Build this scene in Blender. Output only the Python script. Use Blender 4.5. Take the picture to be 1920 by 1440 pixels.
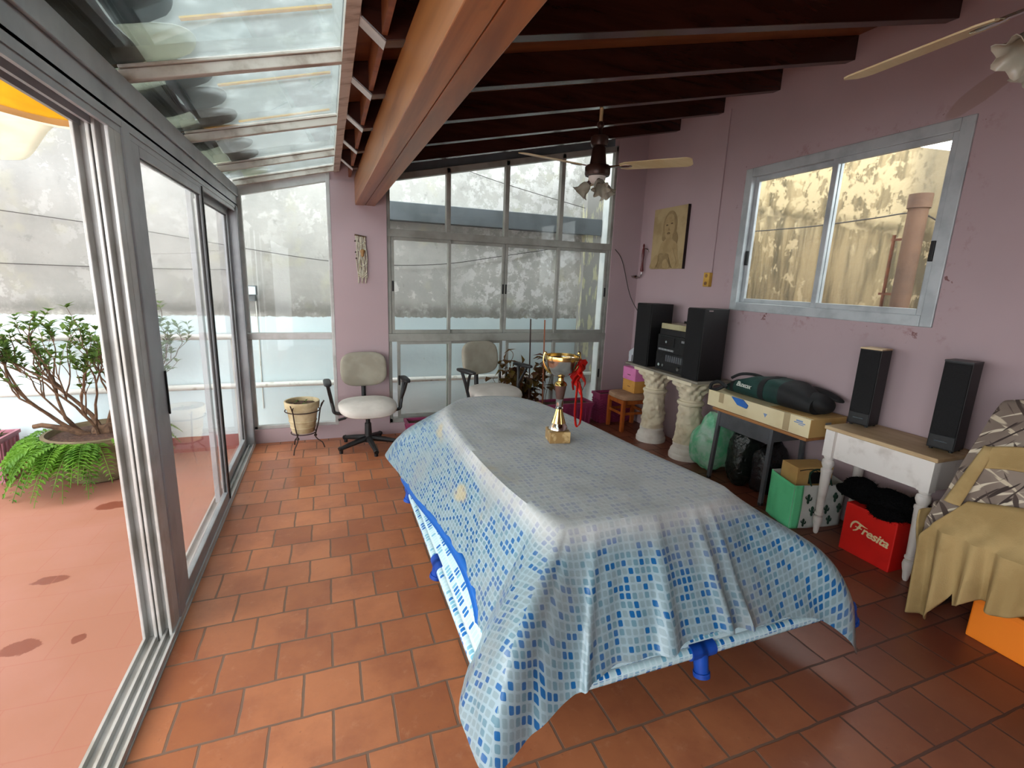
import bpy, bmesh, math, random
from mathutils import Vector, Matrix, noise

# ------------------------------------------------------------------ camera, light, exposure
scn = bpy.context.scene
C = scn.collection
for o in list(bpy.data.objects):
    bpy.data.objects.remove(o)
R = math.radians
PI = math.pi

cam_d = bpy.data.cameras.new('camera')
cam = bpy.data.objects.new('camera', cam_d)
C.objects.link(cam)
cam_d.sensor_width = 36.0
cam_d.lens = 907.33 / 1920 * 36.0
cam_d.clip_start = 0.02
_r = Vector((0.9356319, -0.3510842, 0.0365074))
_u = Vector((0.0404344, 0.2093503, 0.9770044))
_f = Vector((0.3506536, 0.9126403, -0.2100707))
cam.matrix_world = Matrix((( _r.x, _u.x, -_f.x, 0.0), (_r.y, _u.y, -_f.y, 0.0), (_r.z, _u.z, -_f.z, 1.6), (0, 0, 0, 1)))
scn.camera = cam

world = bpy.data.worlds.new('overcast_sky')
scn.world = world
world.use_nodes = True
_bg = world.node_tree.nodes['Background']
_bg.inputs['Color'].default_value = (0.93, 0.97, 1.0, 1)
_bg.inputs['Strength'].default_value = 5.4

sun_d = bpy.data.lights.new('veiled_sun', 'SUN')
sun_d.energy = 0.5
sun_d.angle = R(90)
sun_d.color = (1.0, 0.97, 0.93)
sun = bpy.data.objects.new('veiled_sun', sun_d)
sun.location = (-6, 1, 8)
sun.rotation_euler = Vector((0.50, 0.42, -0.76)).to_track_quat('-Z', 'Y').to_euler()
C.objects.link(sun)

scn.view_settings.view_transform = 'Standard'
scn.view_settings.look = 'None'
scn.view_settings.gamma = 1.0
scn.view_settings.use_curve_mapping = False
scn.view_settings.exposure = 0.36

# ------------------------------------------------------------------ helpers
def lin(c):
    out = []
    for v in c[:3]:
        v = v / 255.0
        out.append(v / 12.92 if v <= 0.04045 else ((v + 0.055) / 1.055) ** 2.4)
    return (out[0], out[1], out[2], 1.0)


class Nodes:
    """small shortcuts for writing node trees"""
    def __init__(self, name):
        self.mat = bpy.data.materials.new(name)
        self.mat.use_nodes = True
        self.t = self.mat.node_tree
        self.b = self.t.nodes['Principled BSDF']
        self.out = self.t.nodes['Material Output']
        self._tc = None
        self._geo = None

    def new(self, kind):
        return self.t.nodes.new(kind)

    def link(self, a, b):
        self.t.links.new(a, b)

    def put(self, sock, v):
        if isinstance(v, bpy.types.NodeSocket):
            self.link(v, sock)
        elif isinstance(v, tuple) and sock.type == 'RGBA' and len(v) == 3:
            sock.default_value = lin(v)
        else:
            sock.default_value = v

    @property
    def obj(self):
        if not self._tc:
            self._tc = self.new('ShaderNodeTexCoord')
        return self._tc.outputs['Object']

    @property
    def uv(self):
        if not self._tc:
            self._tc = self.new('ShaderNodeTexCoord')
        return self._tc.outputs['UV']

    @property
    def pos(self):
        if not self._geo:
            self._geo = self.new('ShaderNodeNewGeometry')
        return self._geo.outputs['Position']

    def m(self, op, a, b=0.0, c=0.0, clamp=False):
        n = self.new('ShaderNodeMath')
        n.operation = op
        n.use_clamp = clamp
        self.put(n.inputs[0], a)
        self.put(n.inputs[1], b)
        self.put(n.inputs[2], c)
        return n.outputs[0]

    def step(self, v, a, b):
        n = self.new('ShaderNodeMapRange')
        n.interpolation_type = 'SMOOTHSTEP'
        self.put(n.inputs[0], v)
        n.inputs[1].default_value = a
        n.inputs[2].default_value = b
        return n.outputs[0]

    def xyz(self, v):
        n = self.new('ShaderNodeSeparateXYZ')
        self.link(v, n.inputs[0])
        return n.outputs[0], n.outputs[1], n.outputs[2]

    def comb(self, x, y, z=0.0):
        n = self.new('ShaderNodeCombineXYZ')
        self.put(n.inputs[0], x)
        self.put(n.inputs[1], y)
        self.put(n.inputs[2], z)
        return n.outputs[0]

    def map(self, v, scale=(1, 1, 1), rot=(0, 0, 0), loc=(0, 0, 0)):
        n = self.new('ShaderNodeMapping')
        self.link(v, n.inputs[0])
        n.inputs['Scale'].default_value = scale
        n.inputs['Rotation'].default_value = rot
        n.inputs['Location'].default_value = loc
        return n.outputs[0]

    def noise(self, v, scale, detail=4.0, rough=0.55, dist=0.0):
        n = self.new('ShaderNodeTexNoise')
        self.link(v, n.inputs['Vector'])
        n.inputs['Scale'].default_value = scale
        n.inputs['Detail'].default_value = detail
        n.inputs['Roughness'].default_value = rough
        n.inputs['Distortion'].default_value = dist
        return n.outputs[0]

    def mix(self, f, a, b, blend='MIX'):
        n = self.new('ShaderNodeMix')
        n.data_type = 'RGBA'
        n.blend_type = blend
        self.put(n.inputs['Factor'], f)
        self.put(n.inputs[6], a)
        self.put(n.inputs[7], b)
        return n.outputs[2]

    def bump(self, h, strength=0.3, dist=0.01):
        n = self.new('ShaderNodeBump')
        n.inputs['Strength'].default_value = strength
        n.inputs['Distance'].default_value = dist
        self.link(h, n.inputs['Height'])
        self.link(n.outputs[0], self.b.inputs['Normal'])

    def set(self, color=None, rough=None, metal=None, spec=None):
        for k, v in (('Base Color', color), ('Roughness', rough), ('Metallic', metal), ('Specular IOR Level', spec)):
            if v is not None:
                self.put(self.b.inputs[k], v)
        return self.mat


def mat(name, c1, c2=None, scale=6.0, lo=0.4, hi=0.65, rough=0.6, metal=0.0, spec=0.4, bump=0.0, bscale=60.0, stretch=(1, 1, 1), bdist=0.003):
    """plain material: one colour or two mixed by a noise, optional fine bump"""
    N = Nodes(name)
    col = c1
    if c2 is not None:
        f = N.step(N.noise(N.map(N.obj, stretch), scale, 5.0), lo, hi)
        col = N.mix(f, c1, c2)
    if bump:
        N.bump(N.noise(N.map(N.obj, stretch), bscale, 3.0), bump, bdist)
    return N.set(col, rough, metal, spec)


class MB:
    """collects vertices and faces; build() links them as ONE mesh object"""
    def __init__(self):
        self.v, self.f, self.mi, self.fuv = [], [], [], {}
        self.cur = 0

    def add(self, vs, fs, uv=None):
        n = len(self.v)
        self.v += [Vector(p) for p in vs]
        for f in fs:
            if uv is not None:
                self.fuv[len(self.f)] = [uv[i] for i in f]
            self.f.append([n + i for i in f])
            self.mi.append(self.cur)
        return self

    def box(self, x0, x1, y0, y1, z0, z1):
        x0, x1 = min(x0, x1), max(x0, x1)
        y0, y1 = min(y0, y1), max(y0, y1)
        z0, z1 = min(z0, z1), max(z0, z1)
        vs = [(x, y, z) for z in (z0, z1) for y in (y0, y1) for x in (x0, x1)]
        return self.add(vs, [(0, 2, 3, 1), (4, 5, 7, 6), (0, 1, 5, 4), (2, 6, 7, 3), (0, 4, 6, 2), (1, 3, 7, 5)])

    def obox(self, c, s, rot=None):
        h = Vector(s) / 2
        rot = rot or Matrix.Identity(3)
        vs = [Vector(c) + rot @ Vector((sx * h.x, sy * h.y, sz * h.z)) for sz in (-1, 1) for sy in (-1, 1) for sx in (-1, 1)]
        return self.add(vs, [(0, 2, 3, 1), (4, 5, 7, 6), (0, 1, 5, 4), (2, 6, 7, 3), (0, 4, 6, 2), (1, 3, 7, 5)])

    def bar(self, p0, p1, w, h, up=(0, 0, 1)):
        p0, p1 = Vector(p0), Vector(p1)
        d = (p1 - p0)
        a = d.normalized()
        s = a.cross(Vector(up))
        if s.length < 1e-4:
            s = a.cross(Vector((1, 0, 0)))
        s.normalize()
        u = s.cross(a)
        rot = Matrix((s, a, u)).transposed()
        return self.obox((p0 + p1) / 2, (w, d.length, h), rot)

    def prism(self, poly, axis, a0, a1):
        """poly: points in the two other axes (cyclic order x,y,z without axis)"""
        def P(q, a):
            return [(a, q[0], q[1]), (q[0], a, q[1]), (q[0], q[1], a)][axis]
        n = len(poly)
        vs = [P(q, a0) for q in poly] + [P(q, a1) for q in poly]
        fs = [list(range(n))[::-1], list(range(n, 2 * n))] + [(i, (i + 1) % n, n + (i + 1) % n, n + i) for i in range(n)]
        return self.add(vs, fs)

    def tube(self, pts, r, seg=10, cap=True, uvs=None):
        pts = [Vector(p) for p in pts]
        n = len(pts)
        rs = r if isinstance(r, (list, tuple)) else [r] * n
        t0 = (pts[1] - pts[0]).normalized()
        ref = Vector((0, 0, 1)) if abs(t0.z) < 0.9 else Vector((1, 0, 0))
        s = t0.cross(ref).normalized()
        vs, uv, run = [], [], 0.0
        for i, p in enumerate(pts):
            t = (pts[min(i + 1, n - 1)] - pts[max(i - 1, 0)])
            t = t.normalized() if t.length > 1e-9 else t0
            s = (s - t * s.dot(t))
            s = s.normalized() if s.length > 1e-6 else t.orthogonal().normalized()
            b = t.cross(s)
            if i:
                run += (p - pts[i - 1]).length
            for k in range(seg):
                a = 2 * PI * k / seg
                vs.append(p + (s * math.cos(a) + b * math.sin(a)) * rs[i])
                uv.append((run, a * rs[i]))
        fs = [(i * seg + k, i * seg + (k + 1) % seg, (i + 1) * seg + (k + 1) % seg, (i + 1) * seg + k) for i in range(n - 1) for k in range(seg)]
        if cap:
            fs += [list(range(seg))[::-1], [(n - 1) * seg + k for k in range(seg)]]
        return self.add(vs, fs, uv if uvs else None)

    def cyl(self, p0, p1, r0, r1=None, seg=20):
        return self.tube([p0, p1], [r0, r0 if r1 is None else r1], seg)

    def lathe(self, prof, c=(0, 0, 0), seg=24, fn=None, rot=None, closed=True):
        """prof: (radius, z) list; fn(a, z, r) may change the radius"""
        vs = []
        for r, z in prof:
            for k in range(seg):
                a = 2 * PI * k / seg
                rr = fn(a, z, r) if fn else r
                p = Vector((rr * math.cos(a), rr * math.sin(a), z))
                vs.append(Vector(c) + (rot @ p if rot else p))
        n = len(prof)
        fs = [(i * seg + k, i * seg + (k + 1) % seg, (i + 1) * seg + (k + 1) % seg, (i + 1) * seg + k) for i in range(n - 1) for k in range(seg)]
        if closed:
            fs += [list(range(seg))[::-1], [(n - 1) * seg + k for k in range(seg)]]
        return self.add(vs, fs)

    def ell(self, c, r, rot=None, seg=20, rings=12, power=1.0, fn=None):
        vs = []
        def sp(x):
            return math.copysign(abs(x) ** power, x)
        for i in range(rings + 1):
            th = -PI / 2 + PI * i / rings
            for k in range(seg):
                a = 2 * PI * k / seg
                p = Vector((r[0] * sp(math.cos(th)) * sp(math.cos(a)), r[1] * sp(math.cos(th)) * sp(math.sin(a)), r[2] * sp(math.sin(th))))
                if fn:
                    p = fn(p)
                vs.append(Vector(c) + (rot @ p if rot else p))
        fs = [(i * seg + k, i * seg + (k + 1) % seg, (i + 1) * seg + (k + 1) % seg, (i + 1) * seg + k) for i in range(rings) for k in range(seg)]
        return self.add(vs, fs)

    def grid(self, fn, nu, nv, uvfn=None, wrap=False):
        vs = [fn(i / (nu - 1), j / (nv - 1)) for j in range(nv) for i in range(nu)]
        uv = [uvfn(i / (nu - 1), j / (nv - 1)) for j in range(nv) for i in range(nu)] if uvfn else None
        fs = [(j * nu + i, j * nu + i + 1, (j + 1) * nu + i + 1, (j + 1) * nu + i) for j in range(nv - 1) for i in range(nu - 1)]
        return self.add(vs, fs, uv)

    def build(self, name, m, parent=None, at=(0, 0, 0), smooth=40, bevel=0.0, solid=0.0, sub=0, local=False, merge=False):
        off = Vector(at)
        if parent is not None and not local:
            p = parent
            while p is not None:
                off = off + Vector(p.location)
                p = p.parent
        me = bpy.data.meshes.new(name)
        me.from_pydata([v - off for v in self.v], [], self.f)
        mats = m if isinstance(m, (list, tuple)) else [m]
        for x in mats:
            me.materials.append(x)
        if len(mats) > 1:
            me.polygons.foreach_set('material_index', self.mi)
        if self.fuv:
            ul = me.uv_layers.new(name='UVMap')
            for p in me.polygons:
                u = self.fuv.get(p.index)
                if u:
                    for li, q in zip(p.loop_indices, u):
                        ul.data[li].uv = q
        bm = bmesh.new()
        bm.from_mesh(me)
        if merge:
            bmesh.ops.remove_doubles(bm, verts=bm.verts, dist=1e-5)
        if not self.fuv:
            bmesh.ops.recalc_face_normals(bm, faces=bm.faces)
        if smooth:
            for f in bm.faces:
                f.smooth = True
            for e in bm.edges:
                if len(e.link_faces) == 2 and e.calc_face_angle(0) > R(smooth):
                    e.smooth = False
        bm.to_mesh(me)
        bm.free()
        o = bpy.data.objects.new(name, me)
        o.location = at
        C.objects.link(o)
        if parent is not None:
            o.parent = parent
        if solid:
            q = o.modifiers.new('solid', 'SOLIDIFY')
            q.thickness = solid
            q.offset = 0
        if bevel:
            q = o.modifiers.new('bevel', 'BEVEL')
            q.width = bevel
            q.segments = 2
            q.limit_method = 'ANGLE'
            q.angle_limit = R(35)
        if sub:
            q = o.modifiers.new('sub', 'SUBSURF')
            q.levels = q.render_levels = sub
        return o


def tag(o, label, cat, group=None):
    o['label'] = label
    o['category'] = cat
    if group:
        o['group'] = group
    return o


def thing(name, label, cat, loc=(0, 0, 0), rotz=0.0, group=None):
    o = bpy.data.objects.new(name, None)
    o.empty_display_size = 0.1
    o.location = loc
    o.rotation_euler = (0, 0, rotz)
    C.objects.link(o)
    return tag(o, label, cat, group)


def structure(o, label=None):
    o['kind'] = 'structure'
    if label:
        o['label'] = label
    return o


def shell(name, label=None, loc=(0, 0, 0)):
    o = bpy.data.objects.new(name, None)
    o.location = loc
    C.objects.link(o)
    return structure(o, label)


def dup(root, loc, rotz=None, label=None):
    """copy of a thing with copies of its parts and sub-parts"""
    r = root.copy()
    C.objects.link(r)
    r.location = loc
    if rotz is not None:
        r.rotation_euler = (0, 0, rotz)
    if label:
        r['label'] = label
    for ch in list(root.children):
        c = ch.copy()
        C.objects.link(c)
        c.parent = r
        for g in list(ch.children):
            d = g.copy()
            C.objects.link(d)
            d.parent = c
    return r


def one(mb, name, m, label, cat, at=(0, 0, 0), group=None, **k):
    return tag(mb.build(name, m, None, at, **k), label, cat, group)


def letters(text, size, extrude, m, name, parent, origin, ex, ey, shear=0.0, bold=0.0, space=1.0):
    """raised lettering as a mesh part; ex, ey are the writing directions"""
    cu = bpy.data.curves.new('writing', 'FONT')
    cu.body = text
    cu.size = size
    cu.extrude = extrude
    cu.shear = shear
    cu.offset = bold
    cu.space_character = space
    tmp = bpy.data.objects.new('writing', cu)
    C.objects.link(tmp)
    dg = bpy.context.evaluated_depsgraph_get()
    me = bpy.data.meshes.new_from_object(tmp.evaluated_get(dg))
    bpy.data.objects.remove(tmp)
    ex, ey = Vector(ex).normalized(), Vector(ey).normalized()
    ez = ex.cross(ey)
    off = Vector((0, 0, 0))
    p = parent
    while p is not None:
        off = off + Vector(p.location)
        p = p.parent
    for v in me.vertices:
        c = v.co.copy()
        v.co = Vector(origin) + ex * c.x + ey * c.y + ez * c.z - off
    me.materials.clear()
    me.materials.append(m)
    o = bpy.data.objects.new(name, me)
    C.objects.link(o)
    o.parent = parent
    return o


def bez(p0, p1, p2, p3, n=12):
    p0, p1, p2, p3 = map(Vector, (p0, p1, p2, p3))
    return [p0 * (1 - t) ** 3 + p1 * 3 * t * (1 - t) ** 2 + p2 * 3 * t * t * (1 - t) + p3 * t ** 3 for t in (i / (n - 1) for i in range(n))]


def crom(pts, n=8, closed=False):
    """Catmull-Rom through points"""
    P = [Vector(p) for p in pts]
    L = len(P)
    out = []
    rng = range(L) if closed else range(L - 1)
    for i in rng:
        if closed:
            a, b, c, d = P[(i - 1) % L], P[i], P[(i + 1) % L], P[(i + 2) % L]
        else:
            a, b, c, d = P[max(i - 1, 0)], P[i], P[i + 1], P[min(i + 2, L - 1)]
        for k in range(n):
            t = k / n
            out.append(0.5 * ((2 * b) + (c - a) * t + (2 * a - 5 * b + 4 * c - d) * t * t + (3 * b - a - 3 * c + d) * t ** 3))
    if not closed:
        out.append(P[-1])
    return out


# ------------------------------------------------------------------ materials
def floor_material():
    N = Nodes('terracotta_tiles')
    v = N.map(N.pos, loc=(0.04, 0.067, 0))
    n = N.new('ShaderNodeTexBrick')
    wob = N.noise(N.pos, 9.0, 2.0)
    w = N.m('MULTIPLY_ADD', wob, 0.010, -0.005)
    x, y, z = N.xyz(v)
    N.link(N.comb(N.m('ADD', x, w), N.m('ADD', y, w)), n.inputs['Vector'])
    n.offset = 0.5
    n.inputs['Scale'].default_value = 1.0
    n.inputs['Brick Width'].default_value = 0.215
    n.inputs['Row Height'].default_value = 0.213
    n.inputs['Mortar Size'].default_value = 0.0055
    n.inputs['Mortar Smooth'].default_value = 0.25
    n.inputs['Color1'].default_value = (1, 1, 1, 1)
    n.inputs['Color2'].default_value = (0, 0, 0, 1)
    tile = N.mix(n.outputs['Color'], (150, 90, 58), (184, 118, 80))
    st = N.step(N.noise(N.pos, 3.2, 6.0, 0.65), 0.35, 0.75)
    tile = N.mix(N.m('MULTIPLY', st, 0.7), tile, (132, 76, 54))
    st2 = N.step(N.noise(N.pos, 14.0, 5.0, 0.7), 0.55, 0.8)
    tile = N.mix(N.m('MULTIPLY', st2, 0.5), tile, (192, 138, 106))
    st3 = N.step(N.noise(N.map(N.pos, loc=(4, 7, 0)), 42.0, 3.0), 0.66, 0.78)
    tile = N.mix(N.m('MULTIPLY', st3, 0.5), tile, (104, 62, 44))
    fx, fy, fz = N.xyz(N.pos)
    wax_shade = N.step(N.m('ADD', fx, N.m('MULTIPLY', N.noise(N.pos, 2.0, 4.0), 0.7)), 1.35, 2.5)  # maroon wax tone, plus shading of the dim right side painted in
    tile = N.mix(N.m('MULTIPLY', wax_shade, 0.75), tile, N.mix(n.outputs['Color'], (104, 52, 40), (122, 64, 48)))
    col = N.mix(n.outputs['Fac'], tile, N.mix(wax_shade, (114, 88, 72), (84, 54, 46)))
    h = N.m('SUBTRACT', N.m('MULTIPLY', N.noise(N.pos, 30.0, 3.0), 0.25), n.outputs['Fac'])
    N.bump(h, 0.5, 0.003)
    rg = N.m('MULTIPLY_ADD', n.outputs['Fac'], 0.3, 0.36)
    return N.set(col, rg, 0.0, 0.42)


def terrace_material():
    N = Nodes('painted_terrace')
    n = N.new('ShaderNodeTexBrick')
    N.link(N.map(N.pos, rot=(0, 0, R(2))), n.inputs['Vector'])
    n.offset = 0.5
    n.inputs['Scale'].default_value = 1.0
    n.inputs['Brick Width'].default_value = 0.30
    n.inputs['Row Height'].default_value = 0.30
    n.inputs['Mortar Size'].default_value = 0.003
    n.inputs['Color1'].default_value = (1, 1, 1, 1)
    n.inputs['Color2'].default_value = (0.4, 0.4, 0.4, 1)
    c = N.mix(N.m('MULTIPLY', n.outputs['Color'], 0.35), (148, 99, 79), (161, 114, 95))
    c = N.mix(N.m('MULTIPLY', N.step(N.noise(N.pos, 2.0, 5.0), 0.4, 0.7), 0.5), c, (160, 112, 98))
    px_, py_, pz_ = N.xyz(N.pos)
    wob = N.m('MULTIPLY', N.m('SUBTRACT', N.noise(N.pos, 14.0, 4.0, 0.7), 0.5), 2.6)
    wet = None
    for (cx, cy, rx, ry) in ((-1.70, 3.54, .085, .045), (-1.555, 2.89, .075, .060), (-1.31, 2.88, .030, .035), (-1.73, 4.62, .11, .07), (-2.3, 4.1, .06, .05)):
        q = N.m('ADD', N.m('POWER', N.m('DIVIDE', N.m('SUBTRACT', px_, cx), rx), 2.0), N.m('POWER', N.m('DIVIDE', N.m('SUBTRACT', py_, cy), ry), 2.0))
        e_ = N.step(N.m('ADD', q, wob), 1.25, 1.0)
        wet = e_ if wet is None else N.m('MAXIMUM', wet, e_)
    c = N.mix(N.m('MULTIPLY', wet, 0.8), c, (112, 56, 40))
    c = N.mix(N.m('MULTIPLY', n.outputs['Fac'], 0.45), c, (150, 92, 76))
    return N.set(c, N.m('SUBTRACT', 0.62, N.m('MULTIPLY', wet, 0.3)), 0.0, 0.3)


def plaster_material():
    """old party wall: grey peeling plaster above a pale blue painted dado"""
    N = Nodes('peeling_plaster')
    x, y, z = N.xyz(N.pos)
    p2 = N.comb(x, 0.0, z)
    big = N.noise(p2, 1.1, 6.0, 0.65)
    fine = N.noise(p2, 5.0, 8.0, 0.7)
    c = N.mix(N.step(big, 0.35, 0.65), (172, 171, 166), (194, 192, 186))
    pale = N.step(fine, 0.53, 0.57)
    amt = N.step(N.noise(p2, 0.9, 2.0), 0.35, 0.6)
    c = N.mix(N.m('MULTIPLY', N.m('MULTIPLY', pale, amt), 0.85), c, (218, 216, 211))
    dark = N.step(N.noise(N.map(p2, loc=(3, 0, 5)), 7.0, 7.0, 0.7), 0.58, 0.66)
    c = N.mix(N.m('MULTIPLY', dark, 0.5), c, (140, 140, 136))
    yel = N.step(N.noise(N.map(p2, loc=(9, 0, 2)), 2.6, 4.0), 0.55, 0.7)
    c = N.mix(N.m('MULTIPLY', yel, 0.45), c, (200, 197, 168))
    # flaked white blotches on the right-hand stretch
    rt = N.m('MULTIPLY', N.step(x, 1.2, 2.0), N.step(N.noise(N.map(p2, loc=(1, 0, 8)), 6.5, 8.0, 0.75), 0.50, 0.54))
    c = N.mix(N.m('MULTIPLY', rt, 0.8), c, (226, 224, 222))
    # mouldy band just above the dado
    edge = N.m('ADD', z, N.m('MULTIPLY', N.m('SUBTRACT', N.noise(p2, 13.0, 7.0, 0.75), 0.5), 0.09))
    band = N.m('MULTIPLY', N.step(edge, 1.34, 1.18), N.step(N.noise(p2, 3.0, 5.0, 0.7), 0.32, 0.55))
    c = N.mix(N.m('MULTIPLY', band, 0.75), c, (116, 114, 108))
    blue = N.mix(N.step(N.noise(p2, 1.6, 4.0), 0.4, 0.7), (206, 222, 226), (216, 230, 233))
    flake = N.step(N.noise(N.map(p2, loc=(0, 0, 3)), 2.4, 6.0, 0.65), 0.69, 0.70)
    blue = N.mix(N.m('MULTIPLY', flake, 0.6), blue, (184, 190, 188))
    c = N.mix(N.step(edge, 1.125, 1.115), c, blue)
    base = N.step(z, -0.17, -0.18)
    c = N.mix(base, c, (150, 74, 66))
    mould_dim = N.m('MULTIPLY', N.step(N.m('ADD', x, N.m('MULTIPLY', N.noise(p2, 1.5, 4.0), 0.6)), 0.9, -0.6), N.step(edge, 1.115, 1.2))  # mouldier left stretch, also darkened in the colour against strong daylight
    c = N.mix(N.m('MULTIPLY', mould_dim, 0.78), c, N.mix(0.25, (96, 96, 93), c))
    top_dim = N.step(N.m('ADD', z, N.m('MULTIPLY', N.noise(N.map(p2, (2.5, 1, 0.5)), 2.0, 5.0), 0.9)), 2.2, 3.4)  # upper wall toned down in its colour to offset the bright skylight
    c = N.mix(N.m('MULTIPLY', top_dim, 0.62), c, N.mix(0.3, (98, 98, 95), c))
    N.bump(N.noise(p2, 18.0, 6.0), 0.4, 0.01)
    return N.set(c, 0.9, 0.0, 0.15)


def side_plaster_material():
    """yellowed peeling plaster seen through the right-hand window"""
    N = Nodes('yellowed_plaster')
    x, y, z = N.xyz(N.pos)
    p2 = N.comb(0.0, y, z)
    drip = N.noise(N.map(p2, (1, 5.0, 0.5)), 1.8, 5.0, 0.6)
    c = N.mix(N.step(drip, 0.36, 0.64), (112, 102, 78), (176, 158, 120))
    z = N.m('SUBTRACT', z, N.m('MULTIPLY', N.m('SUBTRACT', y, 2.77), 0.22))
    up = N.step(z, 2.05, 2.07)
    fl = N.noise(N.map(p2, (1, 1.0, 0.8)), 7.0, 8.0, 0.72)
    flu = N.m('MULTIPLY', N.step(fl, 0.47, 0.50), N.step(N.m('ADD', y, N.noise(p2, 2.0, 3.0)), 3.1, 3.6))
    fld = N.m('MULTIPLY', N.step(fl, 0.55, 0.57), N.step(N.noise(p2, 1.5, 3.0), 0.42, 0.55))
    f = N.m('ADD', N.m('MULTIPLY', up, flu), N.m('MULTIPLY', N.m('SUBTRACT', 1.0, up), fld))
    c = N.mix(N.m('MULTIPLY', f, 0.9), c, (204, 186, 146))
    gy = N.m('MULTIPLY', N.step(y, 3.15, 2.85), N.step(z, 2.15, 2.5))
    c = N.mix(N.m('MULTIPLY', gy, 0.6), c, (118, 112, 96))
    band = N.m('MULTIPLY', N.step(N.m('ABSOLUTE', N.m('SUBTRACT', z, 2.10)), 0.10, 0.0), N.step(N.noise(p2, 6.0, 5.0), 0.35, 0.6))
    c = N.mix(N.m('MULTIPLY', band, 0.8), c, (92, 82, 60))
    N.bump(N.noise(p2, 20.0, 6.0), 0.4, 0.01)
    return N.set(c, 0.9, 0.0, 0.15)


def pink_wall_material():
    N = Nodes('pink_wall_paint')
    x, y, z = N.xyz(N.pos)
    c = N.mix(N.step(N.noise(N.pos, 0.8, 3.0), 0.35, 0.7), (168, 148, 151), (176, 155, 158))
    # flaking, dirt and damp that follow the edges of the side window
    dy = N.m('SUBTRACT', N.m('ABSOLUTE', N.m('SUBTRACT', y, 2.63)), 0.78)
    dz = N.m('SUBTRACT', N.m('ABSOLUTE', N.m('SUBTRACT', z, 1.99)), 0.57)
    d = N.m('MAXIMUM', dy, dz)
    onr = N.step(x, 3.36, 3.38)
    near = N.m('MULTIPLY', N.step(d, 0.17, 0.02), onr)
    sp = N.step(N.noise(N.map(N.pos, loc=(2, 5, 1)), 7.0, 6.0, 0.7), 0.54, 0.66)
    c = N.mix(N.m('MULTIPLY', N.m('MULTIPLY', near, sp), 0.6), c, (136, 96, 96))
    fl = N.step(N.noise(N.map(N.pos, loc=(8, 1, 4)), 11.0, 4.0, 0.6), 0.66, 0.68)
    c = N.mix(N.m('MULTIPLY', N.m('MULTIPLY', near, fl), 0.9), c, (112, 74, 72))
    # tan patch above the near corner of that window
    ty, tz = N.m('SUBTRACT', y, 1.84), N.m('SUBTRACT', z, 2.705)
    du = N.m('ADD', N.m('MULTIPLY', ty, -0.86), N.m('MULTIPLY', tz, 0.5))
    dv = N.m('ADD', N.m('MULTIPLY', ty, 0.5), N.m('MULTIPLY', tz, 0.86))
    q = N.m('ADD', N.m('POWER', N.m('DIVIDE', du, 0.20), 2.0), N.m('POWER', N.m('DIVIDE', dv, 0.055), 2.0))
    q = N.m('ADD', q, N.m('MULTIPLY', N.m('SUBTRACT', N.noise(N.pos, 9.0, 4.0), 0.5), 1.0))
    c = N.mix(N.m('MULTIPLY', N.m('MULTIPLY', N.step(q, 1.1, 0.8), onr), 0.55), c, (142, 116, 106))
    N.bump(N.noise(N.pos, 120.0, 3.0), 0.15, 0.002)
    return N.set(c, 0.75, 0.0, 0.25)


def wood_material(name, c1, c2, grain=(1, 1, 1), scale=6.0, rough=0.4, knots=0.0, spec=0.45):
    """grain: small value along the fibre direction"""
    N = Nodes(name)
    v = N.map(N.obj, grain)
    g = N.noise(v, scale, 6.0, 0.6, 0.6)
    c = N.mix(N.step(g, 0.35, 0.68), c1, c2)
    if knots:
        k = N.step(N.noise(N.map(N.obj, (grain[0] ** 0.3, grain[1] ** 0.3, grain[2] ** 0.3)), 9.0, 2.0), 0.68, 0.74)
        c = N.mix(N.m('MULTIPLY', k, knots), c, (74, 40, 22))
    N.bump(g, 0.12, 0.002)
    return N.set(c, rough, 0.0, spec)


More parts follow.
